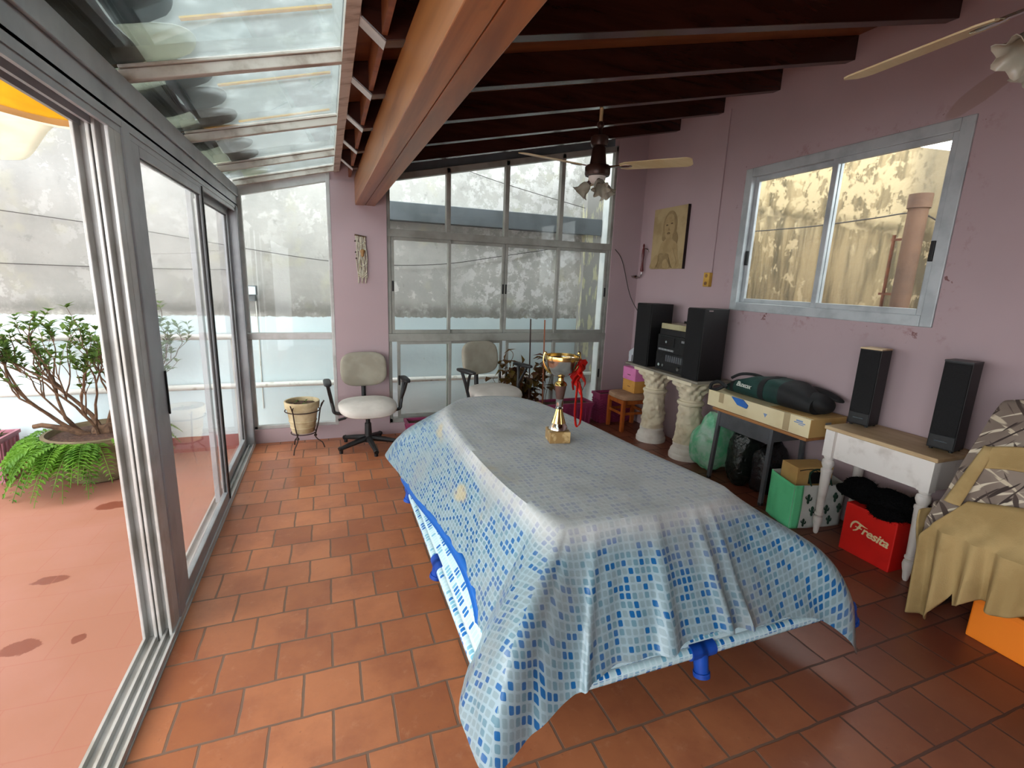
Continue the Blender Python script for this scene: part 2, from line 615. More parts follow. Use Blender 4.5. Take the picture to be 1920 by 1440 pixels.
def mosaic_material(name, base, dark, mid, pale, dust=0.0, rough=0.3, pitch=(0.0235, 0.0285), shine=0.4):
    """vinyl printed with rows of small rounded blue squares"""
    N = Nodes(name)
    u, v, _ = N.xyz(N.uv)
    a = N.m('DIVIDE', u, pitch[0])
    b = N.m('DIVIDE', v, pitch[1])
    fa = N.m('ABSOLUTE', N.m('SUBTRACT', N.m('FRACT', a), 0.5))
    fb = N.m('ABSOLUTE', N.m('SUBTRACT', N.m('FRACT', b), 0.5))
    e = N.m('ADD', N.m('POWER', N.m('DIVIDE', fa, 0.36), 5.0), N.m('POWER', N.m('DIVIDE', fb, 0.37), 5.0))
    mask = N.step(e, 1.15, 0.85)
    wn = N.new('ShaderNodeTexWhiteNoise')
    wn.noise_dimensions = '2D'
    N.link(N.comb(N.m('FLOOR', a), N.m('FLOOR', b)), wn.inputs['Vector'])
    r = wn.outputs['Value']
    tone = N.mix(N.step(r, 0.30, 0.31), dark, mid)
    tone = N.mix(N.step(r, 0.56, 0.57), tone, pale)
    c = N.mix(mask, base, tone)
    rg = rough
    if dust:
        x, y, z = N.xyz(N.pos)
        n1 = N.noise(N.pos, 2.5, 5.0, 0.6)
        top = N.step(z, 0.66, 0.75)
        c = N.mix(N.m('MULTIPLY', top, N.m('MULTIPLY_ADD', n1, 0.5, dust)), c, (202, 197, 192))
        lo = N.m('MULTIPLY', N.step(N.noise(N.map(N.pos, loc=(3, 2, 9)), 3.5, 4.0), 0.45, 0.7), 0.45)
        c = N.mix(lo, c, (142, 144, 142))
        ys = N.m('MULTIPLY', N.step(N.noise(N.map(N.pos, (1, 0.6, 1), loc=(5, 0, 0)), 4.0, 3.0), 0.62, 0.72), N.step(x, 0.78, 0.62))
        c = N.mix(N.m('MULTIPLY', N.m('MULTIPLY', ys, N.step(z, 0.45, 0.55)), 0.55), c, (186, 166, 112))
        rg = N.m('MULTIPLY_ADD', top, 0.28, rough)
    N.bump(N.noise(N.uv, 22.0, 5.0), 0.35, 0.008)
    return N.set(c, rg, 0.0, shine)


def glass_material(name, haze=0.03, tint=(0.96, 0.98, 0.97), refl=0.9, dirt=0.0, ior=1.35):
    """thin window pane: clear, with Fresnel reflection and a little grime"""
    N = Nodes(name)
    N.t.nodes.remove(N.b)
    tr = N.new('ShaderNodeBsdfTransparent')
    tr.inputs[0].default_value = (*tint, 1)
    gl = N.new('ShaderNodeBsdfGlossy')
    gl.inputs['Roughness'].default_value = 0.02
    gl.inputs['Color'].default_value = (refl, refl, refl, 1)
    fr = N.new('ShaderNodeFresnel')
    fr.inputs['IOR'].default_value = ior
    m1 = N.new('ShaderNodeMixShader')
    bf = N.new('ShaderNodeNewGeometry')
    N.link(N.m('MULTIPLY', fr.outputs[0], N.m('SUBTRACT', 1.0, bf.outputs['Backfacing'])), m1.inputs[0])
    N.link(tr.outputs[0], m1.inputs[1])
    N.link(gl.outputs[0], m1.inputs[2])
    tl = N.new('ShaderNodeBsdfTranslucent')
    tl.inputs['Color'].default_value = (0.86, 0.88, 0.86, 1)
    m2 = N.new('ShaderNodeMixShader')
    f = haze
    if dirt:
        g = N.step(N.noise(N.map(N.pos, (1, 1, 1)), 6.0, 6.0, 0.7), 0.45, 0.8)
        f = N.m('MULTIPLY_ADD', g, dirt, haze)
    N.put(m2.inputs[0], f)
    N.link(m1.outputs[0], m2.inputs[1])
    N.link(tl.outputs[0], m2.inputs[2])
    N.link(m2.outputs[0], N.out.inputs[0])
    return N.mat


def thin_cloth(name, c1, c2, transl=0.4, scale=8.0, rough=0.7, spec=0.3):
    """thin sheet that lets part of the light through"""
    N = Nodes(name)
    c = N.mix(N.step(N.noise(N.obj, scale, 4.0), 0.35, 0.7), c1, c2)
    N.set(c, rough, 0.0, spec)
    tl = N.new('ShaderNodeBsdfTranslucent')
    N.link(c, tl.inputs[0])
    mx = N.new('ShaderNodeMixShader')
    mx.inputs[0].default_value = transl
    N.link(N.b.outputs[0], mx.inputs[1])
    N.link(tl.outputs[0], mx.inputs[2])
    N.link(mx.outputs[0], N.out.inputs[0])
    return N.mat


def quilt_material():
    N = Nodes('leaf_print_quilt')
    base = N.mix(N.step(N.noise(N.obj, 5.0, 3.0), 0.35, 0.7), (122, 108, 98), (142, 128, 116))
    c = base
    for ang, off, col in ((38, 0, (206, 194, 172)), (-24, 3, (198, 184, 160)), (62, 6, (64, 54, 50)), (-50, 9, (78, 66, 60))):
        x, y, z = N.xyz(N.obj)
        q = N.comb(y, N.m('ADD', N.m('MULTIPLY', x, 0.55), N.m('MULTIPLY', z, 0.83)))
        v = N.map(N.map(q, rot=(0, 0, R(ang))), (5.0, 38.0, 1.0), loc=(off, off * 1.3, 0))
        s = N.step(N.noise(v, 1.0, 1.0, 0.4, 0.6), 0.635, 0.67)
        c = N.mix(s, c, col)
    N.bump(N.noise(N.obj, 30.0, 2.0), 0.2, 0.004)
    return N.set(c, 0.85, 0.0, 0.2)


M = {}
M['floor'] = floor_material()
M['terrace'] = terrace_material()
M['plaster'] = plaster_material()
M['side_plaster'] = side_plaster_material()
M['pink'] = pink_wall_material()
M['white_wall'] = mat('white_plaster', (214, 218, 216), (196, 202, 202), 3.0, rough=0.85)
M['grey_pillar'] = mat('grey_pillar_plaster', (150, 148, 144), (190, 186, 156), 2.0, 0.52, 0.60, rough=0.9, stretch=(8, 8, 2.2))
M['alu'] = mat('grey_aluminium', (158, 161, 164), (138, 141, 144), 4.0, 0.4, 0.7, rough=0.42, metal=0.35, spec=0.5)
M['alu_white'] = mat('pale_aluminium', (186, 186, 184), (160, 158, 152), 5.0, 0.4, 0.7, rough=0.4, metal=0.25, spec=0.5)
M['alu_warm'] = mat('cream_aluminium', (150, 151, 144), (130, 131, 124), 5.0, 0.4, 0.7, rough=0.45, metal=0.15)
M['alu_blue'] = mat('weathered_aluminium', (176, 182, 184), (154, 160, 162), 6.0, 0.4, 0.7, rough=0.45, metal=0.2)
M['gasket'] = mat('black_rubber', (18, 18, 18), rough=0.5)
M['bar_dirty'] = mat('stained_white_metal', (196, 190, 180), (150, 138, 124), 7.0, 0.45, 0.7, rough=0.5, stretch=(1, 3, 1))
M['glass'] = glass_material('window_glass', 0.008)
M['glass_door'] = glass_material('dusty_door_glass', 0.014, (0.99, 0.99, 0.99), dirt=0.02, ior=1.38)
M['glass_roof'] = glass_material('roof_glass', 0.05, (0.50, 0.55, 0.55), dirt=0.08, ior=1.4)
M['rafter'] = wood_material('dark_varnished_wood', (58, 32, 26), (42, 22, 18), (0.12, 1, 1), 14.0, 0.26)
M['beam'] = wood_material('orange_pine_beam', (158, 104, 58), (112, 66, 32), (1, 0.06, 1), 9.0, 0.30, 0.6)
M['boards'] = wood_material('ceiling_boards', (136, 82, 46), (104, 58, 32), (0.1, 1, 1), 9.0, 0.45)
M['pipe'] = mat('white_painted_pipe', (206, 206, 200), (158, 150, 136), 9.0, 0.55, 0.7, rough=0.5)
M['steel'] = mat('dark_grey_steel', (98, 104, 108), (84, 90, 92), 3.0, rough=0.5, metal=0.2)
M['rust'] = mat('rusty_iron', (126, 78, 52), (98, 58, 40), 12.0, rough=0.8)
M['clay_pipe'] = mat('brown_clay_pipe', (112, 84, 64), (94, 70, 54), 4.0, rough=0.8)
M['wire'] = mat('dark_wire', (54, 50, 48), rough=0.6)
M['black'] = mat('black_plastic', (20, 20, 21), (28, 28, 29), 30.0, rough=0.45, spec=0.4)
M['black_cloth'] = mat('black_grille_cloth', (17, 17, 18), (24, 24, 25), 160.0, rough=0.9, bump=0.3, bscale=300)
M['black_vinyl'] = mat('black_wood_vinyl', (11, 10, 11), (15, 14, 15), 40.0, rough=0.5)
M['chrome'] = mat('chrome', (205, 205, 205), rough=0.12, metal=1.0)
M['gold'] = mat('gold_plate', (200, 176, 112), (180, 152, 88), 12.0, rough=0.16, metal=1.0)
M['silver'] = mat('silver_plate', (206, 202, 196), (180, 174, 168), 12.0, rough=0.14, metal=1.0)
M['chair_seat'] = mat('pale_grey_fabric', (196, 190, 182), (182, 176, 168), 5.0, rough=0.85, bump=0.2, bscale=220)
M['chair_back'] = mat('khaki_grey_fabric', (150, 145, 130), (138, 132, 118), 6.0, rough=0.9, bump=0.2, bscale=220)
M['stone'] = mat('cream_cast_stone', (214, 203, 176), (190, 174, 142), 7.0, 0.5, 0.75, rough=0.8, bump=0.3, bscale=40)
M['stone_base'] = mat('off_white_cast_stone', (222, 216, 206), (206, 198, 186), 7.0, rough=0.8)
M['magenta'] = mat('magenta_plastic', (152, 58, 98), (134, 48, 84), 6.0, rough=0.5)
M['faded_pink'] = mat('faded_pink_plastic', (172, 112, 126), (152, 96, 110), 6.0, rough=0.6)
M['soil'] = mat('potting_soil', (62, 42, 32), (88, 62, 48), 40.0, rough=0.95, bump=0.8, bscale=60, bdist=0.01)
M['bark'] = mat('grey_brown_bark', (104, 78, 58), (74, 54, 40), 20.0, rough=0.9)
M['leaf'] = thin_cloth('green_leaf', (96, 122, 48), (60, 88, 38), 0.35, 12.0, 0.5)
M['fern'] = thin_cloth('fern_green', (112, 156, 52), (74, 118, 40), 0.4, 6.0, 0.5)
M['brown_leaf'] = thin_cloth('bronze_leaf', (96, 78, 30), (92, 40, 30), 0.3, 9.0, 0.5)
M['stool_wood'] = wood_material('orange_stool_wood', (176, 92, 34), (146, 70, 26), (1, 1, 0.2), 12.0, 0.4)
M['stool_cloth'] = mat('tan_suede', (172, 138, 110), (156, 122, 96), 8.0, rough=0.9)
M['pink_card'] = mat('pink_cardboard', (226, 132, 186), (214, 120, 174), 5.0, rough=0.7)
M['ochre_card'] = mat('ochre_cardboard', (214, 158, 78), (200, 144, 66), 5.0, rough=0.7)
M['print_dark'] = mat('dark_print', (96, 60, 50), rough=0.8)
M['white_bag'] = thin_cloth('white_plastic_bag', (226, 230, 234), (206, 212, 218), 0.3, 6.0, 0.4)
M['grey_board'] = mat('grey_board', (132, 126, 112), (116, 110, 98), 5.0, rough=0.6)
M['desk_grey'] = mat('grey_desk_metal', (88, 90, 94), (76, 78, 80), 6.0, rough=0.5)
M['desk_wood'] = wood_material('worn_desk_wood', (176, 122, 74), (146, 96, 54), (1, 0.15, 1), 12.0, 0.5)
M['cream_card'] = mat('cream_cardboard', (226, 212, 172), (216, 200, 158), 4.0, rough=0.7)
M['kraft'] = mat('kraft_cardboard', (202, 164, 102), (188, 148, 88), 5.0, rough=0.8)
M['tape'] = mat('brown_tape', (176, 156, 120), rough=0.4)
M['blue_card'] = mat('blue_cardboard', (52, 112, 190), (42, 96, 172), 9.0, rough=0.5)
M['blue_pale'] = mat('pale_blue_print', (128, 152, 190), rough=0.7)
M['bag_green'] = mat('dark_green_canvas', (22, 58, 52), (16, 44, 40), 6.0, rough=0.65, bump=0.3, bscale=14, bdist=0.01)
M['bag_black'] = mat('black_canvas', (20, 21, 22), (28, 28, 29), 8.0, rough=0.7, bump=0.3, bscale=16, bdist=0.01)
M['pale_print'] = mat('pale_grey_print', (196, 200, 190), rough=0.7)
M['green_sack'] = thin_cloth('green_plastic_sack', (128, 222, 172), (206, 240, 220), 0.35, 11.0, 0.25, 0.6)
M['black_sack'] = mat('black_plastic_sack', (22, 22, 24), (34, 34, 36), 6.0, rough=0.25, bump=1.0, bscale=14, bdist=0.03, spec=0.5)
M['murky_sack'] = mat('murky_green_sack', (26, 32, 28), (46, 62, 50), 6.0, 0.55, 0.8, rough=0.3, bump=1.0, bscale=12, bdist=0.03, spec=0.5)
M['mint'] = mat('mint_green_fabric', (112, 230, 164), (96, 214, 148), 4.0, rough=0.7, bump=0.3, bscale=12, bdist=0.01)
M['bag_white'] = mat('white_woven_fabric', (212, 214, 208), (192, 196, 190), 5.0, rough=0.7, bump=0.4, bscale=12, bdist=0.012)
M['cactus'] = mat('dark_green_print', (26, 58, 44), rough=0.8)
M['label_red'] = mat('orange_red_print', (206, 78, 44), rough=0.7)
M['white_paint'] = mat('chalky_white_paint', (222, 216, 210), (198, 190, 182), 9.0, 0.5, 0.75, rough=0.6)
M['table_wood'] = wood_material('worn_table_top', (198, 174, 136), (170, 140, 102), (1, 0.2, 1), 8.0, 0.55)
M['red_box'] = mat('red_cardboard', (206, 22, 12), (190, 18, 10), 5.0, rough=0.55)
M['cream_print'] = mat('cream_print', (226, 206, 160), rough=0.6)
M['fur'] = mat('black_fur', (9, 9, 10), (16, 16, 17), 60.0, rough=1.0, bump=1.0, bscale=110, bdist=0.02, spec=0.1)
M['quilt'] = quilt_material()
M['khaki'] = mat('khaki_blanket', (176, 150, 102), (158, 132, 86), 5.0, rough=0.95, bump=0.35, bscale=200)
M['orange_plastic'] = mat('orange_plastic', (236, 128, 30), rough=0.5)
M['dark_metal'] = mat('dark_brown_metal', (60, 42, 36), rough=0.5, metal=0.3)
M['fan_brown'] = mat('brown_fan_metal', (52, 34, 28), (66, 44, 36), 8.0, rough=0.35, metal=0.4)
M['fan_blade'] = wood_material('cream_fan_blade', (206, 192, 152), (190, 172, 128), (0.15, 1, 1), 9.0, 0.45)
M['frosted'] = thin_cloth('frosted_glass_shade', (196, 194, 178), (160, 156, 140), 0.45, 10.0, 0.2, 0.6)
M['sepia'] = mat('sepia_canvas', (172, 152, 112), (150, 130, 92), 5.0, rough=0.7)
M['sepia_mid'] = mat('sepia_midtone', (132, 112, 76), (146, 126, 88), 14.0, rough=0.7)
M['sepia_skin'] = mat('sepia_light', (162, 140, 100), (150, 128, 88), 12.0, rough=0.7)
M['sepia_dark'] = mat('sepia_shadow', (100, 82, 54), rough=0.7)
M['canvas_edge'] = mat('dark_canvas_edge', (34, 22, 22), rough=0.7)
M['outlet'] = mat('yellowed_plastic', (196, 156, 66), (176, 136, 52), 8.0, rough=0.4)
M['red_wood'] = mat('dark_red_turned_wood', (92, 30, 32), rough=0.3)
M['macrame'] = mat('natural_cord', (188, 182, 164), (160, 150, 128), 30.0, rough=0.95, bump=0.6, bscale=120)
M['shell_brown'] = mat('brown_shell', (142, 106, 62), (104, 74, 44), 20.0, rough=0.5)
M['terracotta_pot'] = mat('cream_clay_pot', (188, 172, 138), (164, 146, 110), 8.0, rough=0.85)
M['iron'] = mat('rusted_black_iron', (52, 38, 32), rough=0.7)
M['concrete_pot'] = mat('mossy_concrete_pot', (118, 104, 80), (92, 82, 58), 5.0, 0.4, 0.65, rough=0.9, stretch=(1, 1, 3), bump=0.4, bscale=20, bdist=0.01)
M['awning_white'] = thin_cloth('white_awning_cloth', (240, 238, 226), (226, 222, 206), 0.42, 2.0)
M['awning_yellow'] = thin_cloth('yellow_awning_cloth', (224, 186, 44), (208, 170, 34), 0.5, 3.0)
M['awning_tan'] = thin_cloth('tan_awning_cloth', (196, 164, 116), (176, 146, 100), 0.5, 3.0)
M['awning_grey'] = thin_cloth('grey_awning_cloth', (128, 138, 138), (112, 120, 120), 0.35, 3.0)
M['awning_dark'] = thin_cloth('dark_awning_cloth', (104, 88, 70), (88, 76, 62), 0.35, 3.0)
M['strap_yellow'] = thin_cloth('yellow_strap', (240, 200, 70), (226, 180, 50), 0.5, 9.0)
M['ribbon'] = thin_cloth('red_satin_ribbon', (206, 34, 22), (170, 22, 18), 0.25, 14.0, 0.35)
M['marble'] = mat('brown_marble', (146, 116, 74), (186, 158, 112), 18.0, 0.5, 0.62, rough=0.25)
M['brown_lacquer'] = mat('brown_lacquer', (96, 72, 66), rough=0.2, metal=0.5)
M['bamboo'] = mat('bamboo_stick', (146, 86, 56), rough=0.6)
M['dark_stick'] = mat('dark_stick', (56, 42, 38), rough=0.6)
M['rail_vinyl'] = mosaic_material('pool_vinyl', (192, 216, 224), (14, 100, 172), (116, 172, 194), (176, 206, 214), 0.0, 0.35)
M['cover'] = mosaic_material('dusty_pool_vinyl', (134, 156, 166), (16, 86, 140), (92, 126, 140), (118, 140, 147), 0.30, 0.28)
M['pool_blue'] = mat('blue_plastic', (18, 72, 164), (14, 60, 146), 9.0, rough=0.4)
M['pool_border'] = mat('blue_vinyl_border', (10, 92, 176), rough=0.35)
M['plywood'] = wood_material('plain_tabletop', (176, 142, 98), (158, 122, 82), (1, 0.15, 1), 8.0)

# ------------------------------------------------------------------ the room
XL, XR, YF = -0.72, 3.40, 4.90            # glazed side, pink side wall, far wall
TZ = -0.35                                # terrace level outside
def zr(x):                                # underside of the rafters
    return 2.38 + 0.222 * x
def zg(x):                                # underside of the glass roof bars
    return 2.28 + 0.256 * (x + 0.712)

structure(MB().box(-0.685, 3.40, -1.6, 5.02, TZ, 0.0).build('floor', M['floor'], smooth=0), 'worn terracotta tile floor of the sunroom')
structure(MB().box(-6.5, 4.95, -3.5, 6.0, TZ - 0.15, TZ).build('floor_terrace', M['terrace'], smooth=0), 'pink painted terrace paving outside the sliding door')

structure(MB().box(-6.5, 5.2, 5.85, 6.02, TZ - 0.1, 4.5).build('wall_neighbour', M['plaster'], smooth=0), 'grey peeling party wall with pale blue painted base behind the terrace')
nb = MB()
nb.prism([(-2.6, TZ), (5.85, TZ), (5.85, 3.80), (-2.6, 0.97)], 0, 4.8, 4.95)
structure(nb.build('wall_passage', M['side_plaster'], smooth=0), 'yellowed peeling wall across the side passage')

structure(MB().box(-6.4, -6.2, -3.4, 5.85, TZ, 0.75).build('wall_terrace', M['white_wall'], smooth=0), 'low white wall along the far side of the terrace')

# far wall: sill strips, column, right-hand strip
wf = MB()
wf.box(-0.70, 0.06, 4.90, 5.00, 0, 0.135)
wf.box(0.06, 0.555, 4.90, 5.00, 0, 2.42)
wf.box(0.555, 3.03, 4.90, 5.00, 0, 0.115)
wf.prism([(3.03, 0), (3.40, 0), (3.40, zr(3.4) + .16), (3.03, zr(3.03) + .16)], 1, 4.90, 5.00)
wf.prism([(0.06, 2.42), (0.555, 2.42), (0.555, zr(.555) + .15), (0.06, zr(.06) + .15)], 1, 4.92, 5.00)
structure(wf.build('wall_far', M['pink'], smooth=0), 'pale pink end wall with a narrow column between the windows')

wr = MB()
wy0, wy1, wz0, wz1 = 1.86, 3.42, 1.43, 2.57
wr.box(XR, XR + .14, -1.6, wy0, TZ, 3.35)
wr.box(XR, XR + .14, wy1, 5.0, TZ, 3.35)
wr.box(XR, XR + .14, wy0, wy1, TZ, wz0)
wr.box(XR, XR + .14, wy0, wy1, wz1, 3.35)
structure(wr.build('wall_right', M['pink'], smooth=0), 'dusty pink side wall with flaking paint round the window')
structure(MB().box(-0.72, XR + .14, -1.72, -1.6, TZ, 3.3).build('wall_back', M['pink'], smooth=0), 'pink wall behind the viewpoint')

# ceiling: boards, rafters with chamfered tails, main beam
ceil = shell('ceiling', 'sloping dark wood ceiling on exposed rafters')
cb = MB()
cb.prism([(0.10, zr(.1) + .15), (XR + .2, zr(XR + .2) + .15), (XR + .2, zr(XR + .2) + .19), (0.10, zr(.1) + .19)], 1, -1.7, 5.12)
cb.build('boards', M['boards'], ceil, smooth=0)
for k in range(-5, 7):
    y = 2.07 + 0.5885 * (k - 0)
    if y > 4.98:
        continue
    if k == 5:
        y = 4.935
    rb = MB()
    x0 = 0.155
    prof = [(x0, zr(x0) + .15), (x0, zr(x0) + .085), (x0 + .085, zr(x0) + .022), (XR, zr(XR)), (XR, zr(XR) + .15)]
    rb.prism(prof, 1, y - .035, y + .035)
    rb.build('rafter', M['rafter'], ceil, smooth=0, bevel=0.003)
    tb = MB()
    tb.prism([(x0 - .004, zr(x0) + .15), (x0 - .004, zr(x0) + .083), (x0 + .083, zr(x0) + .016), (x0 + .085, zr(x0) + .020), (x0, zr(x0) + .085), (x0, zr(x0) + .15)], 1, y - .036, y + .036)
    tb.build('tail_daylight', M['alu_white'], ceil, smooth=0)  # pale strip imitates daylight caught on the chamfered rafter end
fb = MB()
fb.box(0.225, 0.245, -1.6, 4.9, zr(.24) + .02, zr(.24) + .15)
fb.build('soffit_board', M['boards'], ceil, smooth=0)
bm_ = MB()
for (xa, xb, ya, za, zb) in ((0, .085, -1.6, 2.22, 2.462), (.088, .175, -1.6, 2.222, 2.475)):
    q = [(0.385 + xa - .03, ya), (0.385 + xb - .03, ya), (0.275 + xb, 4.99), (0.275 + xa, 4.99)]
    bm_.prism(q, 2, za, zb)
bm_.build('main_beam', M['beam'], ceil, smooth=0, bevel=0.004)

# ---- glass roof beside the beam
sky = shell('skylight', 'sloping glass lean-to roof with pale metal bars')
gut = MB()
gut.box(-0.80, -0.685, -1.6, 4.95, 2.125, 2.285)
gut.box(-0.825, -0.70, -1.6, 4.95, 2.235, 2.30)
gut.box(-0.685, -0.672, -1.6, 4.95, 2.205, 2.285)
gut.build('gutter_beam', M['alu'], sky, smooth=0, bevel=0.004)
ys = [-1.5, -0.35, 0.55, 1.50, 2.45, 3.39, 4.25, 4.87]
for y in ys:
    b = MB()
    b.bar((-0.70, y, zg(-.70) + .018), (0.125, y, zg(.125) + .018), .036, .040)
    b.bar((-0.70, y, zg(-.70) + .046), (0.125, y, zg(.125) + .046), .056, .012)
    b.build('roof_bar', M['bar_dirty'], sky, smooth=0, bevel=0.003)
for a, bq in zip(ys[:-1], ys[1:]):
    g = MB()
    g.prism([(-.74, zg(-.74) + .055), (0.13, zg(.13) + .055), (0.13, zg(.13) + .059), (-.74, zg(-.74) + .059)], 1, a + .02, bq - .02)
    g.build('roof_pane', M['glass_roof'], sky, smooth=0)
e = MB()
e.prism([(0.10, zg(.1) - .005), (0.15, zg(.15) - .005), (0.15, zg(.15) + .12), (0.10, zg(.1) + .10)], 1, -1.6, 4.95)
e.build('edge_flashing', M['bar_dirty'], sky, smooth=0)

# ---- sliding door in the glazed side
dr = shell('door_1', 'grey aluminium sliding glass door, near leaf slid open')
tr = MB()
tr.box(-0.80, -0.68, -1.6, 4.92, -0.02, 0.008)
for x in (-0.795, -0.755, -0.722, -0.688):
    tr.box(x - .005, x + .005, -1.6, 4.92, 0.008, 0.034)
tr.box(-0.81, -0.80, -1.6, 4.92, TZ, 0.008)
tr.build('floor_track', M['alu_white'], dr, smooth=0)
hd = MB()
hd.box(-0.80, -0.685, -1.6, 4.92, 2.10, 2.14)
for x in (-0.79, -0.745, -0.695):
    hd.box(x - .006, x + .006, -1.6, 4.92, 2.075, 2.11)
hd.build('head_track', M['alu'], dr, smooth=0)
jb = MB()
jb.box(-0.80, -0.69, 2.27, 2.335, 0.008, 2.12)
for x in (-0.795, -0.752, -0.735, -0.697):
    jb.box(x - .006, x + .006, 2.225, 2.275, 0.008, 2.12)
jb.build('jamb', M['alu_white'], dr, smooth=0, bevel=0.003)
ps = MB()
ps.box(-0.76, -0.684, 2.335, 2.42, 0.008, 2.13)
ps.build('post', M['alu'], dr, smooth=0, bevel=0.006)
fj = MB()
fj.box(-0.79, -0.685, 4.79, 4.90, 0.008, 2.12)
for yy in (4.80, 4.83, 4.86):
    fj.box(-0.70, -0.678, yy - .006, yy + .006, 0.03, 2.12)
fj.build('far_jamb', M['alu'], dr, smooth=0)
def leaf(x0, x1, y0, y1, w0, w1, name):
    f = MB()
    f.box(x0, x1, y0, y0 + w0, 0.03, 2.10)
    f.box(x0, x1, y1 - w1, y1, 0.03, 2.10)
    f.box(x0, x1, y0 + w0, y1 - w1, 2.035, 2.10)
    f.box(x0, x1, y0 + w0, y1 - w1, 0.03, 0.105)
    o = f.build(name, M['alu'], dr, smooth=0, bevel=0.004)
    xm = (x0 + x1) / 2
    MB().box(xm - .003, xm + .003, y0 + w0 - .01, y1 - w1 + .01, 0.095, 2.045).build('pane', M['glass_door'], o, smooth=0)
    g = MB()
    for yy in (y0 + w0, y1 - w1):
        g.box(xm - .008, xm + .008, yy - .004, yy + .004, 0.10, 2.04)
    g.box(xm - .008, xm + .008, y0 + w0, y1 - w1, 2.031, 2.039)
    g.build('gasket', M['gasket'], o, smooth=0)
    return o
l1 = leaf(-0.722, -0.690, 2.42, 3.62, 0.105, 0.055, 'sliding_leaf')
l2 = leaf(-0.772, -0.740, 3.575, 4.80, 0.055, 0.07, 'sliding_leaf')
hnd = MB()
hnd.box(-0.690, -0.682, 2.512, 2.522, 0.95, 1.15)
hnd.build('handle', M['gasket'], l1, smooth=0, bevel=0.004)
s_ = MB()
s_.box(-0.690, -0.684, 3.600, 3.621, 0.04, 2.09)
s_.build('meeting_strip', M['gasket'], l1, smooth=0)

# ---- narrow fixed window between door and column
w1 = shell('window_1', 'tall narrow fixed window beside the sliding door')
f = MB()
f.box(-0.69, -0.655, 4.915, 4.965, 0.135, zg(-.66))
f.box(0.03, 0.066, 4.90, 4.965, 0.135, zg(.05))
f.box(-0.69, 0.06, 4.915, 4.965, 0.135, 0.165)
f.box(-0.69, 0.06, 4.905, 4.965, 0.985, 1.045)
f.prism([(-0.69, zg(-.69) - .07), (0.06, zg(.06) - .07), (0.06, zg(.06) + .05), (-0.69, zg(-.69) + .05)], 1, 4.91, 4.965)
f.build('frame', M['alu_white'], w1, smooth=0, bevel=0.004)
MB().box(-0.66, 0.04, 4.938, 4.943, 0.16, 0.99).build('pane', M['glass'], w1, smooth=0)
g = MB()
g.prism([(-0.66, 1.04), (0.04, 1.04), (0.04, zg(.04) - .06), (-0.66, zg(-.66) - .06)], 1, 4.938, 4.943)
g.build('pane', M['glass'], w1, smooth=0)

# ---- big window wall: fixed top lights, sliding middle row, sliding low row
w2 = shell('window_2', 'wide three-row aluminium window filling the far wall')
f = MB()
xa, xb = 0.555, 3.035
f.box(xa, xa + .035, 4.915, 4.985, 0.115, zr(xa))
f.box(xb - .035, xb, 4.915, 4.985, 0.115, zr(xb))
f.box(xa, xb, 4.915, 4.985, 0.115, 0.16)
f.box(xa, xb, 4.905, 4.985, 0.955, 1.035)
f.box(xa, xb, 4.91, 4.985, 1.965, 2.035)
f.prism([(xa, zr(xa) - .05), (xb, zr(xb) - .05), (xb, zr(xb) + .01), (xa, zr(xa) + .01)], 1, 4.915, 4.985)
for x in (1.155, 1.765, 2.385):
    f.box(x - .022, x + .022, 4.915, 4.985, 2.03, zr(x))
f.build('frame', M['alu_warm'], w2, smooth=0, bevel=0.004)
edges = [xa + .035, 1.155, 1.765, 2.385, xb - .035]
for a, b in zip(edges[:-1], edges[1:]):
    g = MB()
    g.prism([(a, 2.03), (b, 2.03), (b, zr(b) - .03), (a, zr(a) - .03)], 1, 4.948, 4.953)
    g.build('top_pane', M['glass'], w2, smooth=0)
def sash(x0, x1, z0, z1, y, grip):
    t = 0.030
    f = MB()
    f.box(x0, x0 + t, y - .012, y + .012, z0, z1)
    f.box(x1 - t, x1, y - .012, y + .012, z0, z1)
    f.box(x0 + t, x1 - t, y - .012, y + .012, z1 - t, z1)
    f.box(x0 + t, x1 - t, y - .012, y + .012, z0, z0 + t * 1.2)
    o = f.build('sash', M['alu_warm'], w2, smooth=0, bevel=0.003)
    MB().box(x0 + t - .006, x1 - t + .006, y - .002, y + .002, z0 + t, z1 - t).build('pane', M['glass'], o, smooth=0)
    zc = (z0 + z1) / 2
    gx = x0 + t / 2 if grip < 0 else x1 - t / 2
    MB().box(gx - .008, gx + .008, y - .022, y - .010, zc - .05, zc + .05).build('latch', M['gasket'], o, smooth=0, bevel=0.003)
for (z0, z1, sh) in ((1.035, 1.965, 0.0), (0.16, 0.955, 0.05)):
    sash(0.592 + sh, 1.185 + sh * .3, z0, z1, 4.935, -1)
    sash(1.155, 1.77, z0, z1, 4.962, 1)
    sash(1.775 + sh * .8, 2.40, z0, z1, 4.962, -1)
    sash(2.37, 2.998, z0, z1, 4.935, 1)

